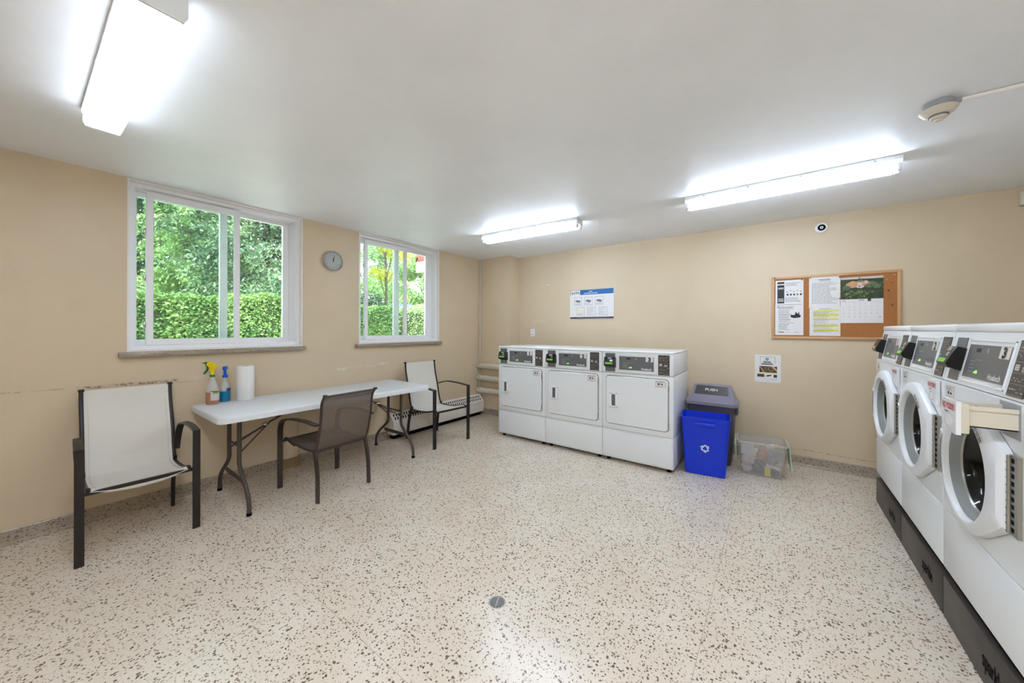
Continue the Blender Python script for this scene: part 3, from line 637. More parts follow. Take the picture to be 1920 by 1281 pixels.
# ------------------------------------------------------------------ chairs
def chair(label, loc, rz, style):
    r = thing('patio_chair', label, 'chair', (*loc, 0), rz, 'sling patio chairs')
    B = style == 'B'
    fx, rx = .249, .216                    # half widths: front legs, rear frame
    sb = .015 if B else .058               # y of the bend where back meets seat
    top = (-.095, .828) if B else ((-.085, .915) if style == 'A' else (-.055, .915))
    fy = .53 if style != 'C' else .575
    if B: back = [(sb+.03, .385), (sb, .44), (-.028, .60), (-.045, .74), (-.062, .79), top]
    else: back = [(sb+.028, .372), (sb+.014, .405), (sb-.006, .46), (sb-.045, .62), (sb+(top[0]-sb)*.85, .80), top]
    seat = [(sb+.028, .372), (sb+.08, .366), (.24, .368), (.36, .380), (.45, .402), (.50, .414), (.522, .404)]
    if style == 'C': seat = [(y*1.08 if y > .1 else y, z) for y, z in seat]
    if B: seat[0] = (sb+.03, .385); seat[1:3] = [(.2, .378), (.34, .392)]
    flat = [(-.010, -.006), (.010, -.006), (.010, .006), (-.010, .006)]
    sec = [(.011*math.cos(a), .009*math.sin(a)) for a in [2*PI*i/8 for i in range(8)]]
    for s in (-1, 1):
        x = s*rx
        q = MB('frameB' if B else 'frame'); q.sweep(spline([(x, y, z) for y, z in back[::-1]], 5), sec, side=(1, 0, 0)); q.rbox(x-.014, x+.014, top[0]-.012, top[0]+.012, top[1]-.008, top[1]+.010, .004, 2); q.build('back_post', r)
        q = MB('frameB' if B else 'frame'); q.sweep(spline([(x, y, z) for y, z in seat], 5), sec, side=(1, 0, 0)); q.build('seat_rail', r)
        q = MB('frameB' if B else 'frame'); q.sweep(spline([(x, sb+.035, .40), (x*1.01, .03 if not B else .008, .22), (x*1.02, 0, 0)], 6), [(-.0105, -.013), (.0105, -.013), (.0105, .013), (-.0105, .013)], side=(1, 0, 0), smooth=False); q.build('rear_leg', r)
        X = s*fx; hz = .650 if not B else .585
        q = MB('frameB' if B else 'frame'); bar = [(-.019, -.008), (.019, -.008), (.019, .008), (-.019, .008)]
        if B: path = spline([(X, fy, 0), (X, fy, .40), (X, fy-.004, .50), (X, fy-.03, .555), (X, fy-.08, .583)], 6)
        else: path = [(X, fy, 0), (X, fy, hz-.004)]
        q.sweep(path, bar, side=(1, 0, 0), smooth=False); q.build('front_leg', r)
        q = MB('frameB' if B else 'frame')
        if B: ap = spline([(X, fy-.08, .583), (X, .33, .605), (X*.98, .15, .612), (x+s*.018, -.02, .600)], 6)
        elif style == 'A': ap = spline([(X, fy+.008, hz), (X, .40, .664), (X*.98, .26, .662), (X*.96, .16, .640), (x+s*.022, .10, .585), (x+s*.018, .062, .50), (x+s*.014, .058, .44)], 6)
        else: ap = spline([(X, fy+.008, hz), (X, .40, .664), (X*.98, .22, .668), (X*.96, .12, .655), (x+s*.02, .03, .628)], 6)
        q.sweep(ap, [(-.019, -.006), (.019, -.006), (.019, .006), (-.019, .006)], side=(1, 0, 0), smooth=False); q.build('armrest', r)
    q = MB('frameB' if B else 'frame'); q.box(-fx+.01, fx-.01, fy-.022, fy-.008, .385, .405); q.build('front_rail', r)
    q = MB('frameB' if B else 'frame'); rl = (sb+.02, sb+.034, .372, .392) if B else (sb-.022, sb-.008, .300, .318)
    q.box(-rx, rx, *rl); q.build('rear_rail', r)
    q = MB('frameB' if B else 'frame'); q.tube([(-rx, top[0], top[1]-.006), (rx, top[0], top[1]-.006)], .008, 8)
    if B: q.build('top_rail', r)
    # sling
    prof = spline([(0, y, z) for y, z in back[::-1]], 5)+spline([(0, y, z) for y, z in seat], 5)[1:]
    if not B: prof = prof+[Vector((0, .516 if style == 'A' else .557, .392))]
    nx = 12; hwid = rx-.006; vs = []; n = len(prof)
    for side in (0, 1):
        for i, p in enumerate(prof):
            tg = (prof[min(i+1, n-1)]-prof[max(i-1, 0)]).normalized(); nr = Vector((0, -tg.z, tg.y))
            seatk = max(0, min(1, (p.y-.09)/.16)) if p.z < .45 else 0
            for j in range(nx+1):
                u = 2*j/nx-1; sag = (1-u*u); off = Vector((0, -.008*sag if .45 < p.z < .8 else 0, -(.028 if not B else .018)*sag*seatk))
                vs.append(Vector((u*hwid, p.y, p.z))+off+nr*(.0015 if side else -.0015))
    S = n*(nx+1); fs = []
    for i in range(n-1):
        for j in range(nx):
            a = i*(nx+1)+j; fs.append((a, a+1, a+nx+2, a+nx+1)); fs.append((a+S, a+nx+1+S, a+nx+2+S, a+1+S))
    for i in range(n-1):
        for j in (0, nx): a = i*(nx+1)+j; fs.append((a, a+nx+1, a+nx+1+S, a+S))
    for j in range(nx):
        for i in (0, n-1): a = i*(nx+1)+j; fs.append((a, a+S, a+1+S, a+1))
    q = MB('mesh' if B else 'sling'); q.add(vs, fs, 0, True); q.build('sling', r)
    if not B:
        for s in (-1, 1):
            q = MB(M['seam']); q.sweep([Vector((s*(hwid-.022), p.y, p.z))+Vector((0, -0.0, .0025)) for p in prof[2:]], [(-.0012, -.0008), (.0012, -.0008), (.0012, .0008), (-.0012, .0008)], side=(1, 0, 0), smooth=False); q.build('seam', r)
    return r
# local +y = forward.  Chairs against the wall face +X (rz=-90), the one at the table faces -X (rz=+90)
chair('white sling patio chair at far left beside the spray bottles end of the table', (.150, -4.090), math.radians(-90.5), 'A')
chair('brown mesh patio chair pulled up to the table, back to the room', (.978, -2.985), math.radians(93.5), 'B')
chair('white sling patio chair between the table end and the corner pipes', (.212, -1.566), math.radians(-94.0), 'C')

# ------------------------------------------------------------------ things on the table
def sprayer(label, loc, rz, hgt, liq, levelz, kind, la):
    r = thing('spray_bottle', label, 'spray bottle', (*loc, TZ), rz); k = hgt/.35
    body = [(0, 0), (.040, 0), (.0445, .006), (.0445, .110), (.043, .125), (.036, .150), (.024, .180), (.016, .205), (.0145, .225)]
    MB('bottle').lathe([(a*1.0, b_*k) for a, b_ in body], n=22, sx=1, sy=.78).build('bottle', r)
    lz = levelz*k; pr = [(0, .001), (.0398, .001), (.0442, .006), (.0442, min(lz, .110*k)), (0, min(lz, .110*k))]
    MB(liq).lathe(pr, n=22, sx=1.012, sy=.79).build('liquid', r)
    q = MB('paper'); 
    lb = [(.0452, .030*k), (.0452, .112*k)]
    vs = []; nn = 8
    for i in range(nn+1):
        a = math.radians(-80+i*160/nn+la); vs += [(.0460*math.cos(a), .0460*.80*math.sin(a), .034*k), (.0460*math.cos(a), .0460*.80*math.sin(a), .116*k)]
    if kind == 'green':
        q = MB(mat('bottle label', srgb(206, 196, 190), .5)); q.add(vs[6:], [(2*i, 2*i+2, 2*i+3, 2*i+1) for i in range(nn-3)]); 
        vs2 = [(x*1.01, y*1.01, .088*k if j % 2 == 0 else .104*k) for j, (x, y, z) in enumerate(vs[8:16])]; q.add(vs2, [(2*i, 2*i+2, 2*i+3, 2*i+1) for i in range(3)], mat('label green', srgb(110, 160, 50), .5))
        vs3 = [(x*1.015, y*1.015, .104*k if j % 2 == 0 else .110*k) for j, (x, y, z) in enumerate(vs[6:])]; q.add(vs3, [(2*i, 2*i+2, 2*i+3, 2*i+1) for i in range(nn-3)], mat('label navy', srgb(54, 44, 86), .5))
    else:
        vs2 = [(x, y, .100*k if j % 2 == 0 else .125*k) for j, (x, y, z) in enumerate(vs[10:])]; q.add(vs2, [(2*i, 2*i+2, 2*i+3, 2*i+1) for i in range(nn-5)], mat('label violet', srgb(50, 50, 120), .5))
    q.build('label', r)
    zt = .225*k
    hd = thing if 0 else None
    if kind == 'green':
        MB('grnp').lathe([(0, zt-.006), (.0175, zt-.006), (.0175, zt+.012), (0, zt+.012)], n=18).build('collar', r)
        q = MB('yelp'); q.lathe([(.013, zt+.012), (.0135, zt+.055), (0, zt+.055)], n=14)
        q.prism([(-.040, zt+.062), (-.034, zt+.078), (-.012, zt+.102), (.010, zt+.114), (.030, zt+.118), (.034, zt+.106), (.040, zt+.092), (.020, zt+.072), (.018, zt+.050), (-.014, zt+.050), (-.020, zt+.062)], -.011, .011, 'xz'); q.build('spray_head', r)
        q = MB('grnp'); q.prism([(.028, zt+.118), (.052, zt+.112), (.070, zt+.110), (.070, zt+.102), (.052, zt+.100), (.046, zt+.092), (.036, zt+.098)], -.009, .009, 'xz'); q.build('nozzle', r)
        q = MB('grnp'); q.prism([(.036, zt+.096), (.050, zt+.092), (.040, zt+.070), (.046, zt+.050), (.068, zt+.020), (.062, zt+.016), (.040, zt+.040), (.030, zt+.066)], -.007, .007, 'xz'); q.build('trigger', r)
    else:
        MB('blup').lathe([(0, zt-.006), (.0185, zt-.006), (.0185, zt+.014), (0, zt+.014)], n=18).build('collar', r)
        q = MB('blup'); q.rbox(-.030, .034, -.010, .010, zt+.055, zt+.088, .006, 3); q.rbox(-.012, .014, -.009, .009, zt+.012, zt+.062, .005, 2); q.rbox(.030, .046, -.007, .007, zt+.062, zt+.078, .003, 2); q.build('spray_head', r)
        q = MB('paper'); q.prism([(.026, zt+.058), (.036, zt+.056), (.030, zt+.035), (.042, zt+.012), (.036, zt+.010), (.020, zt+.034)], -.006, .006, 'xz'); q.build('trigger', r)
    return r
sprayer('spray bottle with yellow head, green trigger and amber liquid on table', (.165, -3.640), math.radians(-140), .350, 'liqpink', .098, 'green', 125)
sprayer('spray bottle with blue head and blue liquid behind the yellow headed one', (.110, -3.545), math.radians(150), .320, 'liqblue', .098, 'blue', -165)
r = thing('paper_towel_roll', 'white paper towel roll standing on the table beside the blue bottle', 'paper towel roll', (.135, -3.412, TZ))
q = MB('towel'); q.lathe([(.022, .002), (.060, 0), (.063, .004), (.063, .284), (.060, .288), (.022, .286)], n=36); q.box(.055, .0646, -.004, .010, .004, .284); q.build('roll', r)
MB('oak').lathe([(.020, .001), (.022, .001), (.022, .287), (.020, .287), (.020, .001)], n=24).build('cardboard_core', r)

# ------------------------------------------------------------------ dryers
def controls(r, num, slope=0.0, z0=.0, dx=0.0, facing=None):
    """plate, display, label and reader on a front panel; slope = set-back of the panel over its height"""
    zt = z0
    sh = Matrix(((1, 0, 0, dx), (0, 1, slope, -slope*zt), (0, 0, 1, 0), (0, 0, 0, 1)))
    def pl(mb, x0, x1, a, b_, y0, y1, m=0):
        vs = [sh @ Vector((x, y, zt+z)) for z in (a, b_) for y in (y0, y1) for x in (x0, x1)]
        mb.add(vs, [(0, 2, 3, 1), (4, 5, 7, 6), (0, 1, 5, 4), (2, 6, 7, 3), (0, 4, 6, 2), (1, 3, 7, 5)], m)
    q = MB('grey'); pl(q, .034, .136, .010, .196, -.0022, .001); q.build('reader_plate', r)
    q = MB('white'); 
    for a in ((.166, .522, .186, .190), (.166, .522, .016, .020), (.166, .170, .016, .190), (.518, .522, .016, .190)): pl(q, *a, -.0035, .001)
    q.build('display_bezel', r)
    q = MB('grey'); pl(q, .178, .512, .036, .170, -.003, .001)
    def tx(s, x, z, h, m, sx=1, al='CENTER', bold=0): q.text(s, x, zt+z, h, -.0036, m, al, sh, bold, sx)
    def rc(x0, x1, a, b_, m, y=-.0034): q.add([sh @ Vector(p) for p in ((x0, y, zt+a), (x1, y, zt+a), (x1, y, zt+b_), (x0, y, zt+b_))], [(0, 1, 2, 3)], m)
    tx('Huebsch', .444, .044, .021, 'paper', .92, bold=.045)
    rc(.250, .290, .140, .156, 'ink'); rc(.232, .244, .142, .154, 'inkg'); rc(.340, .352, .140, .158, 'dgrey')
    for i in range(4): rc(.215, .262, .060+i*.014, .063+i*.014, 'dgrey')
    for i in range(3): rc(.262+i*.02, .274+i*.02, .108, .112, 'dgrey')
    rc(.285, .303, .056, .068, 'lcd'); rc(.274, .282, .056, .062, 'lcd'); q.build('display_panel', r)
    q = MB('paperc' if slope else 'paper'); pl(q, .438, .508, .126, .169, -.0040, -.0028); q.text(str(num), .473, zt+.1305, .037, -.0050, 'ink', 'CENTER', sh, .075, 1.1); q.build('number_label', r)
    q = MB('brown'); pl(q, .552, .652, .008, .196, -.0030, .001)
    for k in range(5):
        zb = .012+k*.037; rc(.557, .647, zb, zb+.0015, 'dgrey')
        rn = random.Random(k)
        if k == 2:
            for a in range(3):
                for b_ in range(3): rc(.562+a*.009, .569+a*.009, zb+.009+b_*.007, zb+.0145+b_*.007, 'paper'); rc(.606+a*.010, .613+a*.010, zb+.006+b_*.006, zb+.010+b_*.006, 'paper')
        else:
            x = .562
            while x < .64:
                w = rn.uniform(.003, .012); zz = rn.choice((.010, .018, .024)); rc(x, min(x+w, .645), zb+zz, zb+zz+.004, 'calpale' if rn.random() < .5 else 'dgrey'); x += w+.004
    q.build('instruction_label', r)
    # card reader wedge
    q = MB('black'); pts = [(0, .150), (-.028, .158), (-.036, .135), (-.050, .085), (-.040, .068), (0, .052)]
    vs = [sh @ Vector((x, y, zt+z)) for x in (.034, .146) for y, z in pts]; n = len(pts)
    q.add(vs, [list(range(n)), list(range(2*n-1, n-1, -1))]+[(i, i+n, (i+1) % n+n, (i+1) % n) for i in range(n)]); o = q.build('card_reader', r)
    def onf(mb, x0, x1, t0, t1, a, b_, m, off=.0012):
        p, s_ = Vector((0, a[0], a[1])), Vector((0, b_[0], b_[1])); d = s_-p; nr = Vector((0, d.z, -d.y)).normalized()
        if nr.y > 0: nr = -nr
        vs = [sh @ (p+d*t_+nr*off+Vector((x, 0, zt))) for t_ in (t0, t1) for x in (x0, x1)]
        mb.add(vs, [(0, 1, 3, 2)], m)
    q = MB('chrome'); onf(q, .070, .112, .1, .9, pts[1], pts[2], 'chrome'); onf(q, .092, .122, .05, .4, pts[2], pts[3], 'chrome'); q.build('coin_trim', o)
    q = MB('green'); onf(q, .048, .124, .60, .96, pts[2], pts[3], 'green' if num > 1 or slope == 0 else 'oak'); q.build('card_slot_light', o)
def small_sticker(r, x0, x1, z0, z1, y, seed):
    q = MB('paper'); q.box(x0, x1, y-.001, y, z0, z1); w = x1-x0; h = z1-z0; e = y-.0014
    for a in ((x0+.003, x1-.003, z1-.0045, z1-.003), (x0+.003, x1-.003, z0+.003, z0+.0045)): q.rect(*a, e, 'ink')
    q.rect(x0+.003, x0+.0045, z0+.003, z1-.003, e, 'inkg'); q.rect(x1-.0045, x1-.003, z0+.003, z1-.003, e, 'inkg')
    lines(q, x0+.008, x1-.008, z1-h*.36, z1-.008, 3, e, 'ink', .2, .35); q.rect(x0+w*.25, x0+w*.45, z0+h*.38, z0+h*.60, e, 'ink'); q.rect(x0+w*.55, x0+w*.75, z0+h*.40, z0+h*.56, e, 'ink'); lines(q, x0+.008, x1-.008, z0+.007, z0+h*.30, 2, e, 'inkg', .3, .3)
    q.build('sticker', r)
DW, DD = .6855, .664
def dryer(num, x, label):
    r = thing('dryer', label, 'dryer', (x, -1.0122, 0), 0, 'dryers along the back wall')
    q = MB('white'); q.rbox(0, DW, .004, DD, .037, .325, .008, 3); q.rbox(0, DW, .004, DD, .327, .896, .008, 3); q.box(.008, DW-.008, .02, DD-.01, .30, .90, 'dgrey'); q.build('cabinet', r)
    q = MB('white'); q.rbox(.010, DW-.010, -.002, .012, .050, .318, .006, 3); q.build('lower_panel', r)
    q = MB('white'); q.rbox(0, DW, 0.0, DD, .899, 1.108, .010, 3); q.build('console', r)
    q = MB('white'); q.rbox(.0, DW, -.004, DD, 1.107, 1.121, .006, 3); q.build('top_panel', r)
    q = MB('inkg'); P_ = rrect(.0405, .6475, .3805, .8725, .035); q.prism(P_, -.0006, .006, 'xz', 'inkg'); q.build('door_gasket', r)
    q = MB('white'); P_ = rrect(.047, .641, .387, .866, .030); I_ = rrect(.051, .637, .391, .862, .027); k = len(P_)
    vs = [(a, .001, b_) for a, b_ in P_]+[(a, -.010, b_) for a, b_ in P_]+[(a, -.014, b_) for a, b_ in I_]
    q.add(vs, [(i, (i+1) % k, (i+1) % k+k, i+k) for i in range(k)]+[(i+k, (i+1) % k+k, (i+1) % k+2*k, i+2*k) for i in range(k)]+[[2*k+i for i in range(k)]], 0, True)
    d = q.build('door', r)
    q = MB('white'); 
    for a in ((.084, .169, .682, .700), (.084, .169, .551, .569), (.084, .106, .551, .700), (.146, .169, .551, .700)): q.rbox(a[0], a[1], -.028, -.012, a[2], a[3], .005, 2, 'bright')
    q.box(.098, .152, -.0165, -.0145, .562, .689, 'grey'); q.build('handle', d)
    for zz in (.44, .80): MB('chrome').rbox(.640, .652, -.012, .002, zz-.04, zz+.03, .003, 2).build('hinge', d)
    small_sticker(d, .527, .622, .792, .858, -.0142, num)
    controls(r, num, 0.0, .899)
    for fx in (.05, DW-.05):
        for fy in (.06, DD-.06): MB('blackm').lathe([(0, 0), (.020, 0), (.020, .012), (.010, .014), (.010, .04), (0, .04)], (fx, fy, 0), 12).build('foot', r)
    return r
for i in range(3):
    dryer(i+1, .9964+.6871*i, ['white front control dryer numbered 1, nearest the corner', 'white front control dryer numbered 2, middle of the row', 'white front control dryer numbered 3, beside the blue bin'][i])

# ------------------------------------------------------------------ washers on pedestals
WW, WD = .6850, .70
def washer(num, y, label):
    g = 'front load washers on the right'
    r = thing('washer', label, 'washer', (4.4468, y, .2), -PI/2, g)
    class Z:  # children built in floor-based z, shifted down by the root's z
        pass
    kids = []
    def fin(q, name, par=None):
        o = q.build(name, par or r)
        if par is None: kids.append(o)
        return o
    q = MB('white'); q.rbox(0, WW, .0, WD, .232, .508, .007, 3); q.box(.006, WW-.006, .012, WD-.01, .24, .52, 'dgrey'); q.box(.006, WW-.006, .012, WD-.01, 1.08, 1.115, 'dgrey'); cab = q
    # console with slanted front
    q = MB('white'); pr = [(.0, 1.107), (.040, 1.325), (.042, 1.330), (WD, 1.330), (WD, 1.107)]
    q.prism(pr, 0.001, WW-.001, 'yz'); fin(q, 'console')
    q = MB('white'); q.rbox(0, WW, .036, WD, 1.329, 1.366, .012, 4); fin(q, 'top_panel')
    # door opening gasket and drum
    ocx, ocz, orr = .340, .792, .200
    MR = Matrix.Translation((ocx, 0, ocz)) @ Matrix.Rotation(PI/2, 4, 'X')      # local z -> -y
    # door shell: hull of circle and hinge block with a hole
    def outline(rad, xr, zlo, zhi, n=64):
        pts = []
        for i in range(n):
            a = 2*PI*i/n; px, pz = ocx-.009+rad*1.02*math.cos(a), ocz+.003+rad*math.sin(a); pts.append((px, pz))
        # replace the right side with straight edges to the hinge block
        def hull(P):
            P = sorted(set(P)); lo = []; up = []
            for p in P:
                while len(lo) > 1 and (lo[-1][0]-lo[-2][0])*(p[1]-lo[-2][1])-(lo[-1][1]-lo[-2][1])*(p[0]-lo[-2][0]) <= 0: lo.pop()
                lo.append(p)
            for p in reversed(P):
                while len(up) > 1 and (up[-1][0]-up[-2][0])*(p[1]-up[-2][1])-(up[-1][1]-up[-2][1])*(p[0]-up[-2][0]) <= 0: up.pop()
                up.append(p)
            return lo[:-1]+up[:-1]
        return hull(pts+[(xr, zlo), (xr, zhi)])
    def resample(P, n=96):
        # points by angle around the centre so rings correspond
        out = []
        for i in range(n):
            a = 2*PI*i/n+.0001; d = Vector((math.cos(a), math.sin(a))); best = None
            for k in range(len(P)):
                p, s_ = Vector(P[k])-Vector((ocx, ocz)), Vector(P[(k+1) % len(P)])-Vector((ocx, ocz)); ed = s_-p
                den = d.x*ed.y-d.y*ed.x
                if abs(den) < 1e-9: continue
                t_ = (p.x*ed.y-p.y*ed.x)/den; u = (p.x*d.y-p.y*d.x)/den
                if t_ > 0 and -1e-6 <= u <= 1+1e-6: best = t_ if best is None else min(best, t_)
            out.append((ocx+d.x*best, ocz+d.y*best))
        return out
    # upper cabinet: front panel with the round opening, sides, top, bottom and back
    rc_ = [(0, .511), (WW, .511), (WW, 1.103), (0, 1.103)]; ce = .005
    RR = resample([(ce, .511+ce), (WW-ce, .511+ce), (WW-ce, 1.103-ce), (ce, 1.103-ce)]); nn_ = 96; hole = [(ocx+.185*math.cos(2*PI*i/nn_+.0001), ocz+.185*math.sin(2*PI*i/nn_+.0001)) for i in range(nn_)]
    cab.add([(a, 0, b_) for a, b_ in RR]+[(a, 0, b_) for a, b_ in hole]+[(a, .06, b_) for a, b_ in hole], [(i, (i+1) % nn_, (i+1) % nn_+nn_, i+nn_) for i in range(nn_)]+[(i+nn_, (i+1) % nn_+nn_, (i+1) % nn_+2*nn_, i+2*nn_) for i in range(nn_)], 0)
    for cx_, cz_ in ((ce, .511+ce), (WW-ce, .511+ce), (WW-ce, 1.103-ce), (ce, 1.103-ce)):
        near_ = sorted(range(nn_), key=lambda i: (RR[i][0]-cx_)**2+(RR[i][1]-cz_)**2)[:2]
        cab.add([(RR[near_[0]][0], 0, RR[near_[0]][1]), (cx_, 0, cz_), (RR[near_[1]][0], 0, RR[near_[1]][1])], [(0, 1, 2)], 0)
    o_, i_ = rc_, [(ce, .511+ce), (WW-ce, .511+ce), (WW-ce, 1.103-ce), (ce, 1.103-ce)]
    cab.add([(a, 0, b_) for a, b_ in i_]+[(a, ce, b_) for a, b_ in o_]+[(a, WD, b_) for a, b_ in o_], [(i, (i+1) % 4, (i+1) % 4+4, i+4) for i in range(4)]+[(i+4, (i+1) % 4+4, (i+1) % 4+8, i+8) for i in range(4)]+[(8, 9, 10, 11)], 0)
    fin(cab, 'cabinet')
    R0_ = resample(outline(.254, .618, .668, .930)); R1_ = resample(outline(.252, .615, .672, .926)); R2_ = resample(outline(.234, .606, .690, .908))
    n = 96; ring = lambda P, y: [(a, y, b_) for a, b_ in P]
    circ = lambda rad, y, dx=0: [(ocx+dx+rad*math.cos(2*PI*i/n+.0001), y, ocz+rad*math.sin(2*PI*i/n+.0001)) for i in range(n)]
    rings = [ring(R0_, -.002), ring(R0_, -.016), ring(R1_, -.026), ring(R2_, -.036), circ(orr+.010, -.040), circ(orr+.004, -.039), circ(orr, -.035), circ(orr-.004, -.012)]
    vs = [p for rg in rings for p in rg]
    fs = [(i*n+j, i*n+(j+1) % n, (i+1)*n+(j+1) % n, (i+1)*n+j) for i in range(len(rings)-1) for j in range(n)]
    q = MB('whitedoor'); q.add(vs, fs, 0, True); door = fin(q, 'door')
    q = MB('rubber'); rg = [circ(orr-.003, -.016), circ(orr-.008, -.021), circ(orr-.016, -.016), circ(orr-.026, .008), circ(orr-.032, .012)]
    q.add([p for g_ in rg for p in g_], [(i*n+j, i*n+(j+1) % n, (i+1)*n+(j+1) % n, (i+1)*n+j) for i in range(4) for j in range(n)], 0, True); q.build('inner_ring', door)
    q = MB('steel'); q.lathe([(orr-.0335, -.012), (orr-.030, -.006), (orr-.027, -.008)], (0, 0, 0), 96, 0, MR); q.build('trim_ring', door)
    q = MB('doorglass'); q.lathe([(orr-.032, -.011), (orr-.040, -.030), (.135, -.052), (.10, -.066), (.05, -.076), (0, -.079)], (0, 0, 0), 96, 0, MR); q.build('glass_bowl', door)
    q = MB(mat('drum steel', srgb(30, 30, 32), .4, metal=.5)); q.lathe([(orr-.030, -.016), (orr-.026, -.06), (orr-.02, -.34), (0, -.34)], (0, 0, 0), 96, 0, MR); q.build('drum', door)
    # handle recess at the left of the ring
    q = MB(mat('handle recess grey', srgb(176, 176, 170), .4)); aa = [math.radians(180+d_) for d_ in range(-24, 25, 6)]
    pi_ = [(ocx+(orr+.006)*math.cos(a), ocz+(orr+.006)*math.sin(a)) for a in aa]; po_ = [(ocx+(orr+.036)*math.cos(a), ocz+(orr+.036)*math.sin(a)) for a in aa]
    k = len(aa); vs = [(a, -.0405, b_) for a, b_ in pi_]+[(a, -.0375, b_) for a, b_ in po_]
    q.add(vs, [(i, i+1, k+i+1, k+i) for i in range(k-1)], 0); 
    q.prism([pi_[0], po_[0], (po_[0][0]+.004, po_[0][1]+.010), (pi_[0][0]+.006, pi_[0][1]+.010)], -.0415, -.035, 'xz', 'whitedoor'); q.prism([pi_[-1], po_[-1], (po_[-1][0]+.004, po_[-1][1]-.010), (pi_[-1][0]+.006, pi_[-1][1]-.010)], -.0415, -.035, 'xz', 'whitedoor')
    ip = [(ocx+(orr+.014)*math.cos(a), ocz+(orr+.014)*math.sin(a)) for a in aa[1:-1]]; op = [(ocx+(orr+.030)*math.cos(a), ocz+(orr+.030)*math.sin(a)) for a in aa[1:-1]]; k = len(ip)
    q.add([(a, -.0412, b_) for a, b_ in ip]+[(a, -.0400, b_) for a, b_ in op], [(i, i+1, k+i+1, k+i) for i in range(k-1)], 'rubber'); q.build('handle', door)
    # hinge strip
    q = MB('steel'); q.box(.618, .668, -.010, .0, .665, .928); q.tube([(.623, -.013, .668), (.623, -.013, .925)], .0055, 8)
    for i in range(10): q.box(.631, .647, -.0108, -.0098, .676+i*.0252, .690+i*.0252, 'blackm'); q.box(.6175, .6285, -.0192, -.0180, .6735+i*.0252, .6745+i*.0252, 'ink')
    q.build('hinge', door)
    # sticker on the ring top
    q = MB('paper'); 
    for i in range(4):
        a0 = math.radians(64-i*6.5); a1 = math.radians(58.5-i*6.5)
        for rr0, rr1, m_ in ((.212, .236, 'paper'), (.216, .221, 'ink'), (.225, .229, 'inkg')):
            yo = -.0412 if m_ == 'paper' else -.0418
            q.add([(ocx+rr0*math.cos(a0), yo-.0, ocz+rr0*math.sin(a0)), (ocx+rr1*math.cos(a0), yo+.003, ocz+rr1*math.sin(a0)), (ocx+rr1*math.cos(a1), yo+.003, ocz+rr1*math.sin(a1)), (ocx+rr0*math.cos(a1), yo, ocz+rr0*math.sin(a1))], [(0, 1, 2, 3)], m_)
    q.build('sticker', door)
    # dispenser drawer
    dy = -.122 if num == 3 else 0.0
    q = MB('whitedoor'); x0, x1, z0, z1 = .528, .656, .978, 1.092
    q.prism([(x0, z1), (x0, z0+.028), (x0+.016, z0+.012), (x1-.02, z0), (x1, z0), (x1, z1)][::-1], dy-.014, dy-.002, 'xz')
    q.lathe([(.040, .012), (.030, .0145), (0, .012)], (x0+.06, dy, z0+.036), 24, 'white', Matrix.Rotation(PI/2, 4, 'X'), 1.2, .75); dr = fin(q, 'dispenser_drawer')
    q = MB('paper'); q.rect(x0+.002, x1-.002, z1-.040, z1-.004, dy-.0146); q.text('NO PODS!!!', (x0+x1)/2, z1-.034, .022, dy-.0152, 'red', bold=.035, sx=.66); q.build('sticker', dr)
    MB('ink').rect(x0+.03, x0+.062, z1-.047, z1-.044, dy-.0148).build('slot', dr)
    if num == 3:
        q = MB('cream'); q.box(x0+.012, x1-.010, dy, .02, z0+.030, z0+.034); q.box(x0+.012, x0+.016, dy, .02, z0+.03, z1-.014); q.box(x1-.014, x1-.010, dy, .02, z0+.030, z1-.014)
        q.rbox(x0+.006, x1-.003, dy-.003, dy+.018, z0+.006, z1-.006, .003, 2); q.box(x1-.012, x1-.005, dy+.017, .02, z1-.026, z1-.012); q.box(x0+.007, x0+.013, dy+.017, .02, z1-.026, z1-.012); q.box(x0+.016, x1-.014, dy+.06, dy+.063, z0+.034, z1-.022); q.build('tray', dr)
        MB('dgrey').box(x0-.003, x1+.003, -.0012, .0, z0+.002, z1+.003).build('drawer_opening_shade', r); kids.append(r.children[-1])  # flat grey plate paints the shading of the opening round the drawer
    small_sticker(r, .036, .128, 1.022, 1.088, -.0006, 3+num); kids.append(r.children[-1])
    before = set(r.children); controls(r, num, .040/.218, 1.107+.002, 0.012); kids += [o for o in r.children if o not in before]
    for o in set(r.children): o.location.z -= .2
    return r
def pedestal(y, label):
    r = thing('pedestal', label, 'pedestal', (4.4468, y, 0), -PI/2, 'dark pedestals under the washers')
    q = MB('ped'); q.rbox(.002, .6840, 0, .69, .0, .190, .004, 2); q.box(.01, .676, .022, .68, .185, .2315, 'blackm'); q.build('dark_base', r)
    q = MB('blackm'); q.text('sparkle', .475, .070, .062, -.0012, 'blackm', bold=.03, sx=.62); q.build('logo', r)
    return r
for i in range(3):
    y = -.5855-.6876*i
    washer(i+1, y, ['white front load washer numbered 1, farthest along the right hand row', 'white front load washer numbered 2, middle of the right hand row', 'white front load washer numbered 3 with soap drawer pulled out'][i])
    pedestal(y, ['dark brown pedestal under washer 1, farthest from camera', 'dark brown pedestal under washer 2, in the middle', 'dark brown pedestal under washer 3, nearest the camera'][i])

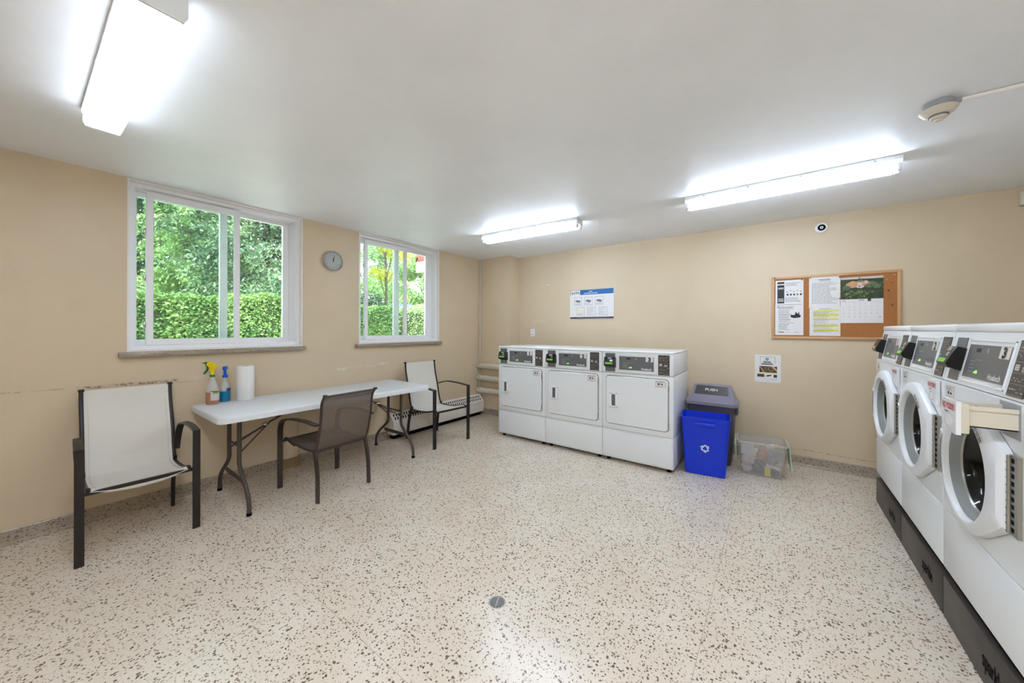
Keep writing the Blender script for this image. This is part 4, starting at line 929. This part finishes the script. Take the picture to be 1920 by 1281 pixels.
# ------------------------------------------------------------------ bins
def taper(mb, w0, d0, w1, d1, z0, z1, t, m=0, r0=.02, r1=.03, floor=True):
    A = rrect(-w0/2, w0/2, -d0/2, d0/2, r0, 4); B_ = rrect(-w1/2, w1/2, -d1/2, d1/2, r1, 4); A2 = rrect(-w0/2+t, w0/2-t, -d0/2+t, d0/2-t, r0, 4); B2 = rrect(-w1/2+t, w1/2-t, -d1/2+t, d1/2-t, r1, 4); k = len(A)
    vs = [(x, y, z0) for x, y in A]+[(x, y, z1) for x, y in B_]+[(x, y, z1) for x, y in B2]+[(x, y, z0+t) for x, y in A2]
    fs = [(r_*k+i, r_*k+(i+1) % k, (r_+1)*k+(i+1) % k, (r_+1)*k+i) for r_ in range(3) for i in range(k)]+[[k-1-i for i in range(k)], [3*k+i for i in range(k)]]
    mb.add(vs, fs, m, True)
# blue recycling bin
r = thing('recycling_bin', 'tall open blue recycling bin with white recycling symbol beside dryer 3', 'bin', (3.278, -.735, 0), math.radians(7))
q = MB('blue'); taper(q, .325, .240, .395, .305, .004, .525, .004, r0=.025, r1=.03)
q.build('bucket', r)
q = MB('blue'); 
A = rrect(-.2025, .2025, -.158, .158, .032, 4); I = rrect(-.195, .195, -.150, .150, .03, 4); k = len(A)
q.add([(x, y, .512) for x, y in A]+[(x, y, .531) for x, y in A]+[(x, y, .531) for x, y in I]+[(x, y, .512) for x, y in I], [(a*k+i, a*k+(i+1) % k, ((a+1) % 4)*k+(i+1) % k, ((a+1) % 4)*k+i) for a in range(4) for i in range(k)], 0, True); q.build('rim', r)
q = MB('blue'); q.rbox(-.09, .09, -.172, -.142, .455, .490, .008, 3); q.build('front_handle', r)
tilt = math.atan2(.0325, .5); MT = Matrix.Translation((0, -.1200, 0)) @ Matrix.Rotation(tilt, 4, 'X') @ Matrix.Translation((0, .0, 0))
q = MB('paper'); recycle(q, .0, .255, .052, -.0035, mat('white print', srgb(225, 232, 245), .5), MT); 
q.build('recycling_symbol', r)
SM = Matrix.Translation((.1625, 0, 0)) @ Matrix.Rotation(PI/2, 4, 'Z') @ Matrix.Rotation(math.atan2(.035, .5), 4, 'X')
q = MB('paper'); q.text('RECYCLE', 0, 0, .05, 0, 'paper', mtx=SM @ Matrix.Translation((.0, -.0035, .27)) @ Matrix.Rotation(PI/2, 4, 'Y'), bold=.02); q.build('side_lettering', r)
# grey bin with swing lid
r = thing('swing_bin', 'grey rubbish bin with push flap lid behind the blue bin', 'bin', (3.288, -.345, 0), math.radians(0))
q = MB('bingrey'); taper(q, .34, .24, .405, .315, .004, .585, .004); q.build('bucket', r)
for s in (-1, 1): MB('bingrey').rbox(s*.210-.014, s*.210+.014, -.05, .05, .49, .56, .008, 3).build('side_handle', r)
q = MB('lidgrey')
A = rrect(-.226, .226, -.178, .178, .035, 4); A2 = rrect(-.226, .226, -.178, .178, .035, 4); B_ = rrect(-.215, .215, -.150, .150, .03, 4); k = len(A)
Tt = rrect(-.165, .165, -.045, .045, .02, 4)
lv = [(A, .583), (A2, .612), ([(x*.955, y*.94) for x, y in A], .618), ([(x*.93, y*.9) for x, y in A], .622), (Tt, .765), ([(x*.93, y*.8) for x, y in Tt], .772)]
vs = [(x, y, z) for P_, z in lv for x, y in P_]
q.add(vs, [(a*k+i, a*k+(i+1) % k, (a+1)*k+(i+1) % k, (a+1)*k+i) for a in range(len(lv)-1) for i in range(k)]+[[(len(lv)-1)*k+i for i in range(k)]], 0, True); lid = q.build('lid', r)
# push flap on the sloping front of the lid
p0 = Vector((0, -.160*1.0, .622)); p1 = Vector((0, -.045, .765)); d = (p1-p0); nn = Vector((0, d.z, -d.y)).normalized(); nn = -nn if nn.y > 0 else nn
def on(x, t_, off): return p0+d*t_+nn*off+Vector((x, 0, 0))
q = MB('brown'); P8 = [on(-.150, .42, -.004), on(.150, .42, -.004), on(.138, .965, -.004), on(-.138, .965, -.004), on(-.150, .42, .004), on(.150, .42, .004), on(.138, .965, .004), on(-.138, .965, .004)]
q.add(P8, [(0, 3, 2, 1), (4, 5, 6, 7), (0, 1, 5, 4), (1, 2, 6, 5), (2, 3, 7, 6), (3, 0, 4, 7)])
u = d.normalized(); MF = Matrix(((1, 0, 0, 0), (0, nn.y*-1, u.y, p0.y+nn.y*.0045), (0, nn.z*-1, u.z, p0.z+nn.z*.0045), (0, 0, 0, 1)))
q.text('PUSH', 0, .118, .028, 0, 'paper', mtx=MF, bold=.03, sx=1.2); q.build('push_flap', lid)
# clear tub of odds and ends
r = thing('storage_tub', 'cloudy plastic tub with green flaps full of odds and ends beside bins', 'tub', (3.702, -.455, 0), math.radians(4))
TUBW, TUBD, TUBH = .335, .26, .305
q = MB('lilac'); taper(q, TUBW-.03, TUBD-.03, TUBW+.03, TUBD+.03, .003, TUBH, .003, r0=.02, r1=.025); q.build('bucket', r)
q = MB(mat('tub rim', srgb(206, 198, 190), .4, alpha=.8)); 
A = rrect(-.192, .192, -.155, .155, .028, 4); I = rrect(-.180, .180, -.143, .143, .025, 4); k = len(A)
q.add([(x, y, TUBH-.010) for x, y in A]+[(x, y, TUBH+.004) for x, y in A]+[(x, y, TUBH+.004) for x, y in I]+[(x, y, TUBH-.010) for x, y in I], [(a*k+i, a*k+(i+1) % k, ((a+1) % 4)*k+(i+1) % k, ((a+1) % 4)*k+i) for a in range(4) for i in range(k)], 0, True); q.build('rim', r)
for s in (-1, 1):
    q = MB('paleg'); q.prism([(s*.196, .300), (s*.205, .306), (s*(.222 if s > 0 else .200), .10 if s > 0 else .13), (s*(.215 if s > 0 else .193), .098 if s > 0 else .13)], -.13, .13, 'xz'); q.build('flap', r)
o = r
TB = Matrix.Translation((3.702, -.455, 0)) @ Matrix.Rotation(math.radians(4), 4, 'Z')
def inbox(name, label, cat, q, p=(0, 0, 0)):
    ob = q.build(name); ob.matrix_world = TB @ Matrix.Translation(p); tag(ob, label, cat, 'odds and ends in the tub'); return ob
q = MB('paper'); q.rbox(-.050, .050, -.010, .010, -.045, .045, .002, 2)
for i in range(9): q.rect(-.046, .046, -.036+i*.009, -.0345+i*.009, -.0104, 'inkg')
inbox('paper_stack', 'stack of white papers standing in the left of the tub', 'papers', q, (-.105, -.085, .225))
for nm, lb, cat, m_, p, rad in (('crumpled_paper', 'pale crumpled paper low at the left of the tub', 'paper', 'paperc', (-.10, -.07, .125), .052), ('crumpled_bag', 'grey crumpled bag low in the middle of the tub', 'bag', 'bingrey', (-.02, -.06, .085), .055), ('crumpled_paper', 'greyish crumpled paper high at right in the tub', 'paper', 'lidgrey', (.085, -.06, .17), .055), ('cloth_ball', 'brown crumpled cloth in the middle of the tub', 'cloth', 'liqpink', (.02, -.03, .17), .06), ('dark_cloth', 'dark folded cloth low at right in the tub', 'cloth', 'ped', (.10, -.07, .052), .040), ('white_bag', 'white bag low at left in the tub', 'bag', 'paper', (-.11, -.05, .05), .045), ('cream_cloth', 'cream crumpled cloth at the back of the tub', 'cloth', 'sling', (-.03, .06, .13), .07)):
    bm = bmesh.new(); bmesh.ops.create_icosphere(bm, subdivisions=3, radius=rad); rn = random.Random(int(rad*1e4)+int(p[0]*1e3))
    for v in bm.verts: v.co *= 1+rn.uniform(-.16, .10)
    q = MB(m_); q.add([v.co.copy() for v in bm.verts], [[v.index for v in f.verts] for f in bm.faces]); bm.free()
    inbox(nm, lb, cat, q, p)
q = MB('yellow'); q.rbox(-.022, .022, -.012, .012, -.042, .042, .003, 2); inbox('yellow_box', 'small yellow carton low in the tub right of centre', 'carton', q, (.045, -.100, .052))
q = MB('paperc'); q.rbox(-.055, .055, -.008, .008, -.010, .010, .003, 2, mtx=Matrix.Rotation(math.radians(14), 4, 'Y')); inbox('paper_strip', 'pale paper strip lying slanted at right in the tub', 'paper', q, (.085, -.108, .098))
q = MB('paper'); q.lathe([(0, -.03), (.022, -.03), (.026, 0), (.022, .03), (0, .03)], n=12, mtx=Matrix.Rotation(1.2, 4, 'Y')); q.lathe([(0, .03), (.020, .03), (.022, .055), (0, .06)], n=12, mtx=Matrix.Rotation(1.2, 4, 'Y'), m='oak'); inbox('small_jar', 'white jar with tan lid at top right of the tub', 'jar', q, (.075, -.02, .255))

# floor drain
r = thing('floor_drain', 'round metal floor drain in the middle of the terrazzo floor', 'drain', (2.714, -3.149, 0))
MB('steel').lathe([(.033, 0), (.036, .0015), (.040, .0015), (.042, 0)], n=32).build('rim', r)
q = MB('blackm'); q.lathe([(0, .0006), (.034, .0006)], n=32)
for i in range(-3, 4):
    y = i*.009; w = math.sqrt(max(0, .033**2-y*y)); q.box(-w, w, y-.0022, y+.0022, .0008, .002, 'steel')
q.box(-.003, .003, -.033, .033, .0008, .0021, 'steel'); o = q.build('grate', r); o.rotation_euler = (0, 0, math.radians(25))

# ------------------------------------------------------------------ outdoors
GZ = 1.08
struct(tag(MB('grass').box(-60, -.26, -40, 60, GZ-.4, GZ).build('ground'), 'lawn', 'ground'))
o = bpy.data.objects['ground']; del o['label']; del o['category']
def leafquads(mb, pts, size, rnd, droop=0.0, m=0, asp=.6):
    for p, nrm in pts:
        s_ = size*rnd.uniform(.6, 1.3)
        d = Vector((rnd.gauss(0, 1), rnd.gauss(0, 1), rnd.gauss(0, .7)-droop)).normalized()
        e_ = (nrm*1.1+Vector((rnd.gauss(0, 1), rnd.gauss(0, 1), rnd.gauss(0, 1)))).normalized(); sd_ = d.cross(e_)
        if sd_.length < .1: continue
        sd_ = sd_.normalized()*s_*asp*.5; t_ = d*s_
        mb.add([p-t_*.5, p+sd_, p+t_*.5, p-sd_], [(0, 1, 2, 3)], m)
def hedge(label, pts, top, dep, n, leaf, size=.05, seed=1):
    # pts: centre line (x,y); top: heights at both ends
    rnd = random.Random(seed); a, b_ = Vector((*pts[0], 0)), Vector((*pts[1], 0)); ax = (b_-a); L = ax.length; ax.normalize(); nr = Vector((ax.y, -ax.x, 0))
    if nr.x < 0: nr = -nr
    r = thing('hedge', label, 'hedge', (a.x, a.y, GZ)); q = MB('core'); org = Vector((a.x, a.y, GZ))
    ha, hb = top[0]-GZ, top[1]-GZ; c = .06
    P_ = [a-nr*(dep-c), a+nr*(dep-c), b_+nr*(dep-c), b_-nr*(dep-c)]; hs = [ha-c, ha-c, hb-c, hb-c]
    q.add([p-Vector((a.x, a.y, 0)) for p in P_]+[p-Vector((a.x, a.y, 0))+Vector((0, 0, h)) for p, h in zip(P_, hs)], [(0, 3, 2, 1), (4, 5, 6, 7), (0, 1, 5, 4), (1, 2, 6, 5), (2, 3, 7, 6), (3, 0, 4, 7)]); q.build('branches', r)
    q = MB(leaf); pp = []
    for i in range(n):
        t_ = rnd.random(); h = ha+(hb-ha)*t_+.025*math.sin(t_*L*5+seed)+.02*math.sin(t_*L*13)
        e2 = rnd.random()
        if e2 < .22:
            sd_ = -1 if rnd.random() < .75 else 1; p = ax*(0 if sd_ < 0 else L)+ax*sd_*rnd.gauss(-.03, .03)+nr*rnd.uniform(-dep, dep)+Vector((0, 0, rnd.uniform(0, (ha if sd_ < 0 else hb)))); nn_ = ax*sd_
        elif e2 < .70: p = ax*t_*L+nr*(dep-.04+rnd.gauss(0, .03)+.03*math.sin(t_*L*9))+Vector((0, 0, rnd.uniform(0, h))); nn_ = nr
        else: p = ax*t_*L+nr*rnd.uniform(-dep, dep)+Vector((0, 0, h+rnd.gauss(0, .022))); nn_ = Vector((0, 0, 1))
        pp.append((p, nn_))
    leafquads(q, pp, size, rnd, 0, 0, .7); q.build('foliage', r); return r
hedge('clipped green hedge outside the larger window', ((-3.2, -6.2), (-3.2, -1.15)), (1.62, 1.90), .45, 46000, 'lhedge', .042, 1)
hedge('lower clipped hedge outside the left part of the smaller window', ((-3.4, -.75), (-3.4, .30)), (1.76, 1.79), .5, 18000, 'lhedge', .045, 2)
hedge('higher bushy hedge outside the right part of the smaller window', ((-3.0, .62), (-3.3, 2.8)), (1.76, 2.14), .5, 24000, 'lmid', .045, 3)
def blobtree(label, loc, hgt, rad, n, leaf, size, seed, z0=.25, trunk=.12, clumps=26, squash=1.0):
    rnd = random.Random(seed); r = thing('leafy_tree', label, 'tree', (*loc, GZ)); H_ = hgt
    q = MB('bark'); q.tube(spline([(0, 0, 0), (rnd.uniform(-.1, .1), rnd.uniform(-.1, .1), H_*.35), (rnd.uniform(-.2, .2), rnd.uniform(-.2, .2), H_*.8)], 5), trunk, 8); cl = []
    for i in range(clumps):
        a = rnd.uniform(0, 2*PI); z = H_*rnd.uniform(z0, .95); k = math.sin(PI*min(1, max(.08, (z/H_-z0+.15)/(1.1-z0))))
        rr = rad*k*math.sqrt(rnd.random()); cl.append((Vector((rr*math.cos(a), rr*math.sin(a), z)), rad*rnd.uniform(.28, .46)))
    for c_, cr in cl[:9]: q.tube([(0, 0, max(H_*.15, c_.z*.6)), (c_.x*.5, c_.y*.5, c_.z*.82), tuple(c_)], trunk*.28, 5)
    q.build('trunk', r); q = MB(leaf); pp = []
    for i in range(n):
        c_, cr = rnd.choice(cl); d = Vector((rnd.gauss(0, 1), rnd.gauss(0, 1), rnd.gauss(0, 1))).normalized(); pp.append((c_+Vector((d.x, d.y, d.z*.65*squash))*cr*rnd.uniform(.55, 1.05), d))
    leafquads(q, pp, size, rnd, .1, 0, .75); q.build('crown', r); return r
def conifer(label, loc, hgt, rad, leaf, seed, nb=70, per=150, size=.13, z0=.1):
    rnd = random.Random(seed); r = thing('conifer_tree', label, 'tree', (*loc, GZ)); q = MB(mat('dark conifer bark', srgb(70, 58, 50), .9)); q.tube([(0, 0, 0), (.05, 0, hgt*.5), (0, 0, hgt)], .09, 8); fq = MB(leaf); pp = []
    for i in range(nb):
        t_ = ((i+rnd.random())/nb)**1.1; z = hgt*(z0+(1-z0)*t_); L = rad*(1-t_*.85)*rnd.uniform(.7, 1.15); a = rnd.uniform(0, 2*PI); d = Vector((math.cos(a), math.sin(a), 0)); n_ = Vector((-d.y, d.x, 0))
        bp = lambda u: d*L*u+Vector((0, 0, z-.30*L*u*u+.12*L*max(0, u-.7)))
        q.tube([bp(u/5) for u in range(6)], .014, 5)
        for j in range(per):
            u = .02+.98*rnd.random()**.75; wd = .30*L*(1-u*.55); k_ = round(rnd.gauss(0, 1.6))/2.6; p = bp(min(1, u))+n_*(wd*k_*.6+rnd.gauss(0, .03))+Vector((0, 0, -.42*rnd.random()**1.5*(1.1-.3*abs(k_))+.04)); pp.append((p, Vector((rnd.gauss(0, 1), rnd.gauss(0, 1), .3)).normalized()))
    q.build('trunk', r); leafquads(fq, pp, size, rnd, .9, 0, .42); fq.build('needles', r); return r
conifer('dark blue green spruce with drooping boughs behind hedge, right half of larger window', (-7.3, -.75), 9.0, 2.5, 'lspruce', 5, 150, 480, .10)
conifer('pale green conifer beside the spruce, middle of larger window', (-8.6, -2.1), 7.6, 1.75, 'lpale', 6, 120, 380, .10)
blobtree('tall leafy tree with bare forked trunk, left part of larger window', (-11.5, -3.6), 9.5, 3.2, 26000, 'ldark', .13, 7, .30, .16, 40)
blobtree('broad dense dark tree behind the forked tree', (-15.5, -5.2), 11, 4.0, 26000, 'ldark', .18, 8, .08, .2, 46)
blobtree('broad mid green tree far behind the pale conifer', (-17.5, -1.6), 12, 4.2, 26000, 'ldark', .19, 9, .06, .2, 46)
blobtree('distant light green tree behind the spruce', (-20, 2.6), 8, 3.6, 14000, 'lmid', .19, 10, .1, .2, 34)
blobtree('small round bush behind the hedge at far left of larger window', (-5.2, -4.0), 1.5, .8, 7000, 'lhedge', .05, 11, .1, .04, 14)
struct(MB('asphalt').box(-2.7, -.26, -9, 9, GZ, GZ+.012).build('bounce_pavement'))  # pale strip added by the building to bounce neutral daylight onto the ceiling
# smaller window: yellow tree, bushes, street, car, balcony
blobtree('slender tree with bright yellow green leaves outside smaller window', (-8.0, 3.38), 5.2, .85, 7000, 'lyellow', .085, 12, .42, .05, 22)
blobtree('dark shrub left of the yellow tree outside smaller window', (-9.9, 1.9), 3.2, 1.1, 9000, 'ldark', .08, 13, .05, .06, 20)
blobtree('overhanging tree at upper left of smaller window', (-6.6, .75), 6.8, 1.5, 11000, 'lmid', .085, 14, .48, .07, 22)
blobtree('light green tree under the balcony outside smaller window', (-12.5, 9.2), 5.0, 2.4, 30000, 'lmid', .12, 15, .1, .1, 26)
blobtree('pale distant tree beyond the parked car', (-24, 13.5), 7.6, 3.8, 16000, 'lmid', .19, 16, .1, .2, 30)
blobtree('distant light green tree left of the yellow tree', (-24, 8.5), 6.6, 3.2, 14000, 'lmid', .19, 17, .1, .2, 26)
blobtree('rounded dark green bush beside the parked car', (-9.1, 3.45), 1.55, 1.1, 9000, 'ldark', .07, 18, .05, .05, 18, .6)
struct(MB('asphalt').box(-40, -10.6, -12, 46, GZ, GZ+.01).build('street'))
r = thing('parked_car', 'dark parked car beyond the hedge in the smaller window', 'car', (-11.9, 6.55, GZ+.012), math.radians(148))
q = MB(mat('car paint dark', srgb(52, 60, 74), .25)); q.prism([(-2.1, .35), (2.1, .35), (2.15, .75), (1.5, .92), (1.0, .98), (-1.9, .98), (-2.15, .8)], -.85, .85, 'xz'); q.prism([(1.05, .97), (.45, 1.42), (-1.1, 1.46), (-1.75, .97)], -.72, .72, 'xz'); q.build('body', r)
q = MB('black'); 
for s in (-1, 1): q.prism([(.9, 1.0), (.42, 1.36), (-1.05, 1.39), (-1.55, 1.0)], s*.725-.005, s*.725+.005, 'xz')
q.build('side_window', r)
for x in (-1.35, 1.35):
    for s in (-1, 1): MB('blackm').lathe([(0, -.1), (.33, -.1), (.33, .1), (0, .1)], (x, s*.78, .33), 20, 0, Matrix.Rotation(PI/2, 4, 'X')).build('wheel', r)
r = thing('balcony', 'white balcony slab with red brown railing, upper right of smaller window', 'balcony', (-7.75, 4.6, 0))
MB('slabw').box(0, 4.5, 0, 1.6, 3.57, 3.98).build('slab', r)
q = MB('wood2'); q.box(0, 4.5, 0, .06, 4.04, 4.16); q.box(0, 4.5, 0, .06, 5.0, 5.1); q.box(0, .06, 0, 1.6, 4.04, 4.16); q.box(0, .06, 0, 1.6, 5.0, 5.1)
for i in range(34): q.box(.02+i*.13, .06+i*.13, .01, .05, 4.2, 5.02)
for i in range(9): q.box(.01, .05, .16+i*.16, .20+i*.16, 4.2, 5.02)
q.box(0, .09, 0, .09, 3.98, 5.1); q.build('railing', r)
MB('slabw').box(-.2, 4.8, 1.6, 1.9, GZ, 7.5).build('house_wall', r)
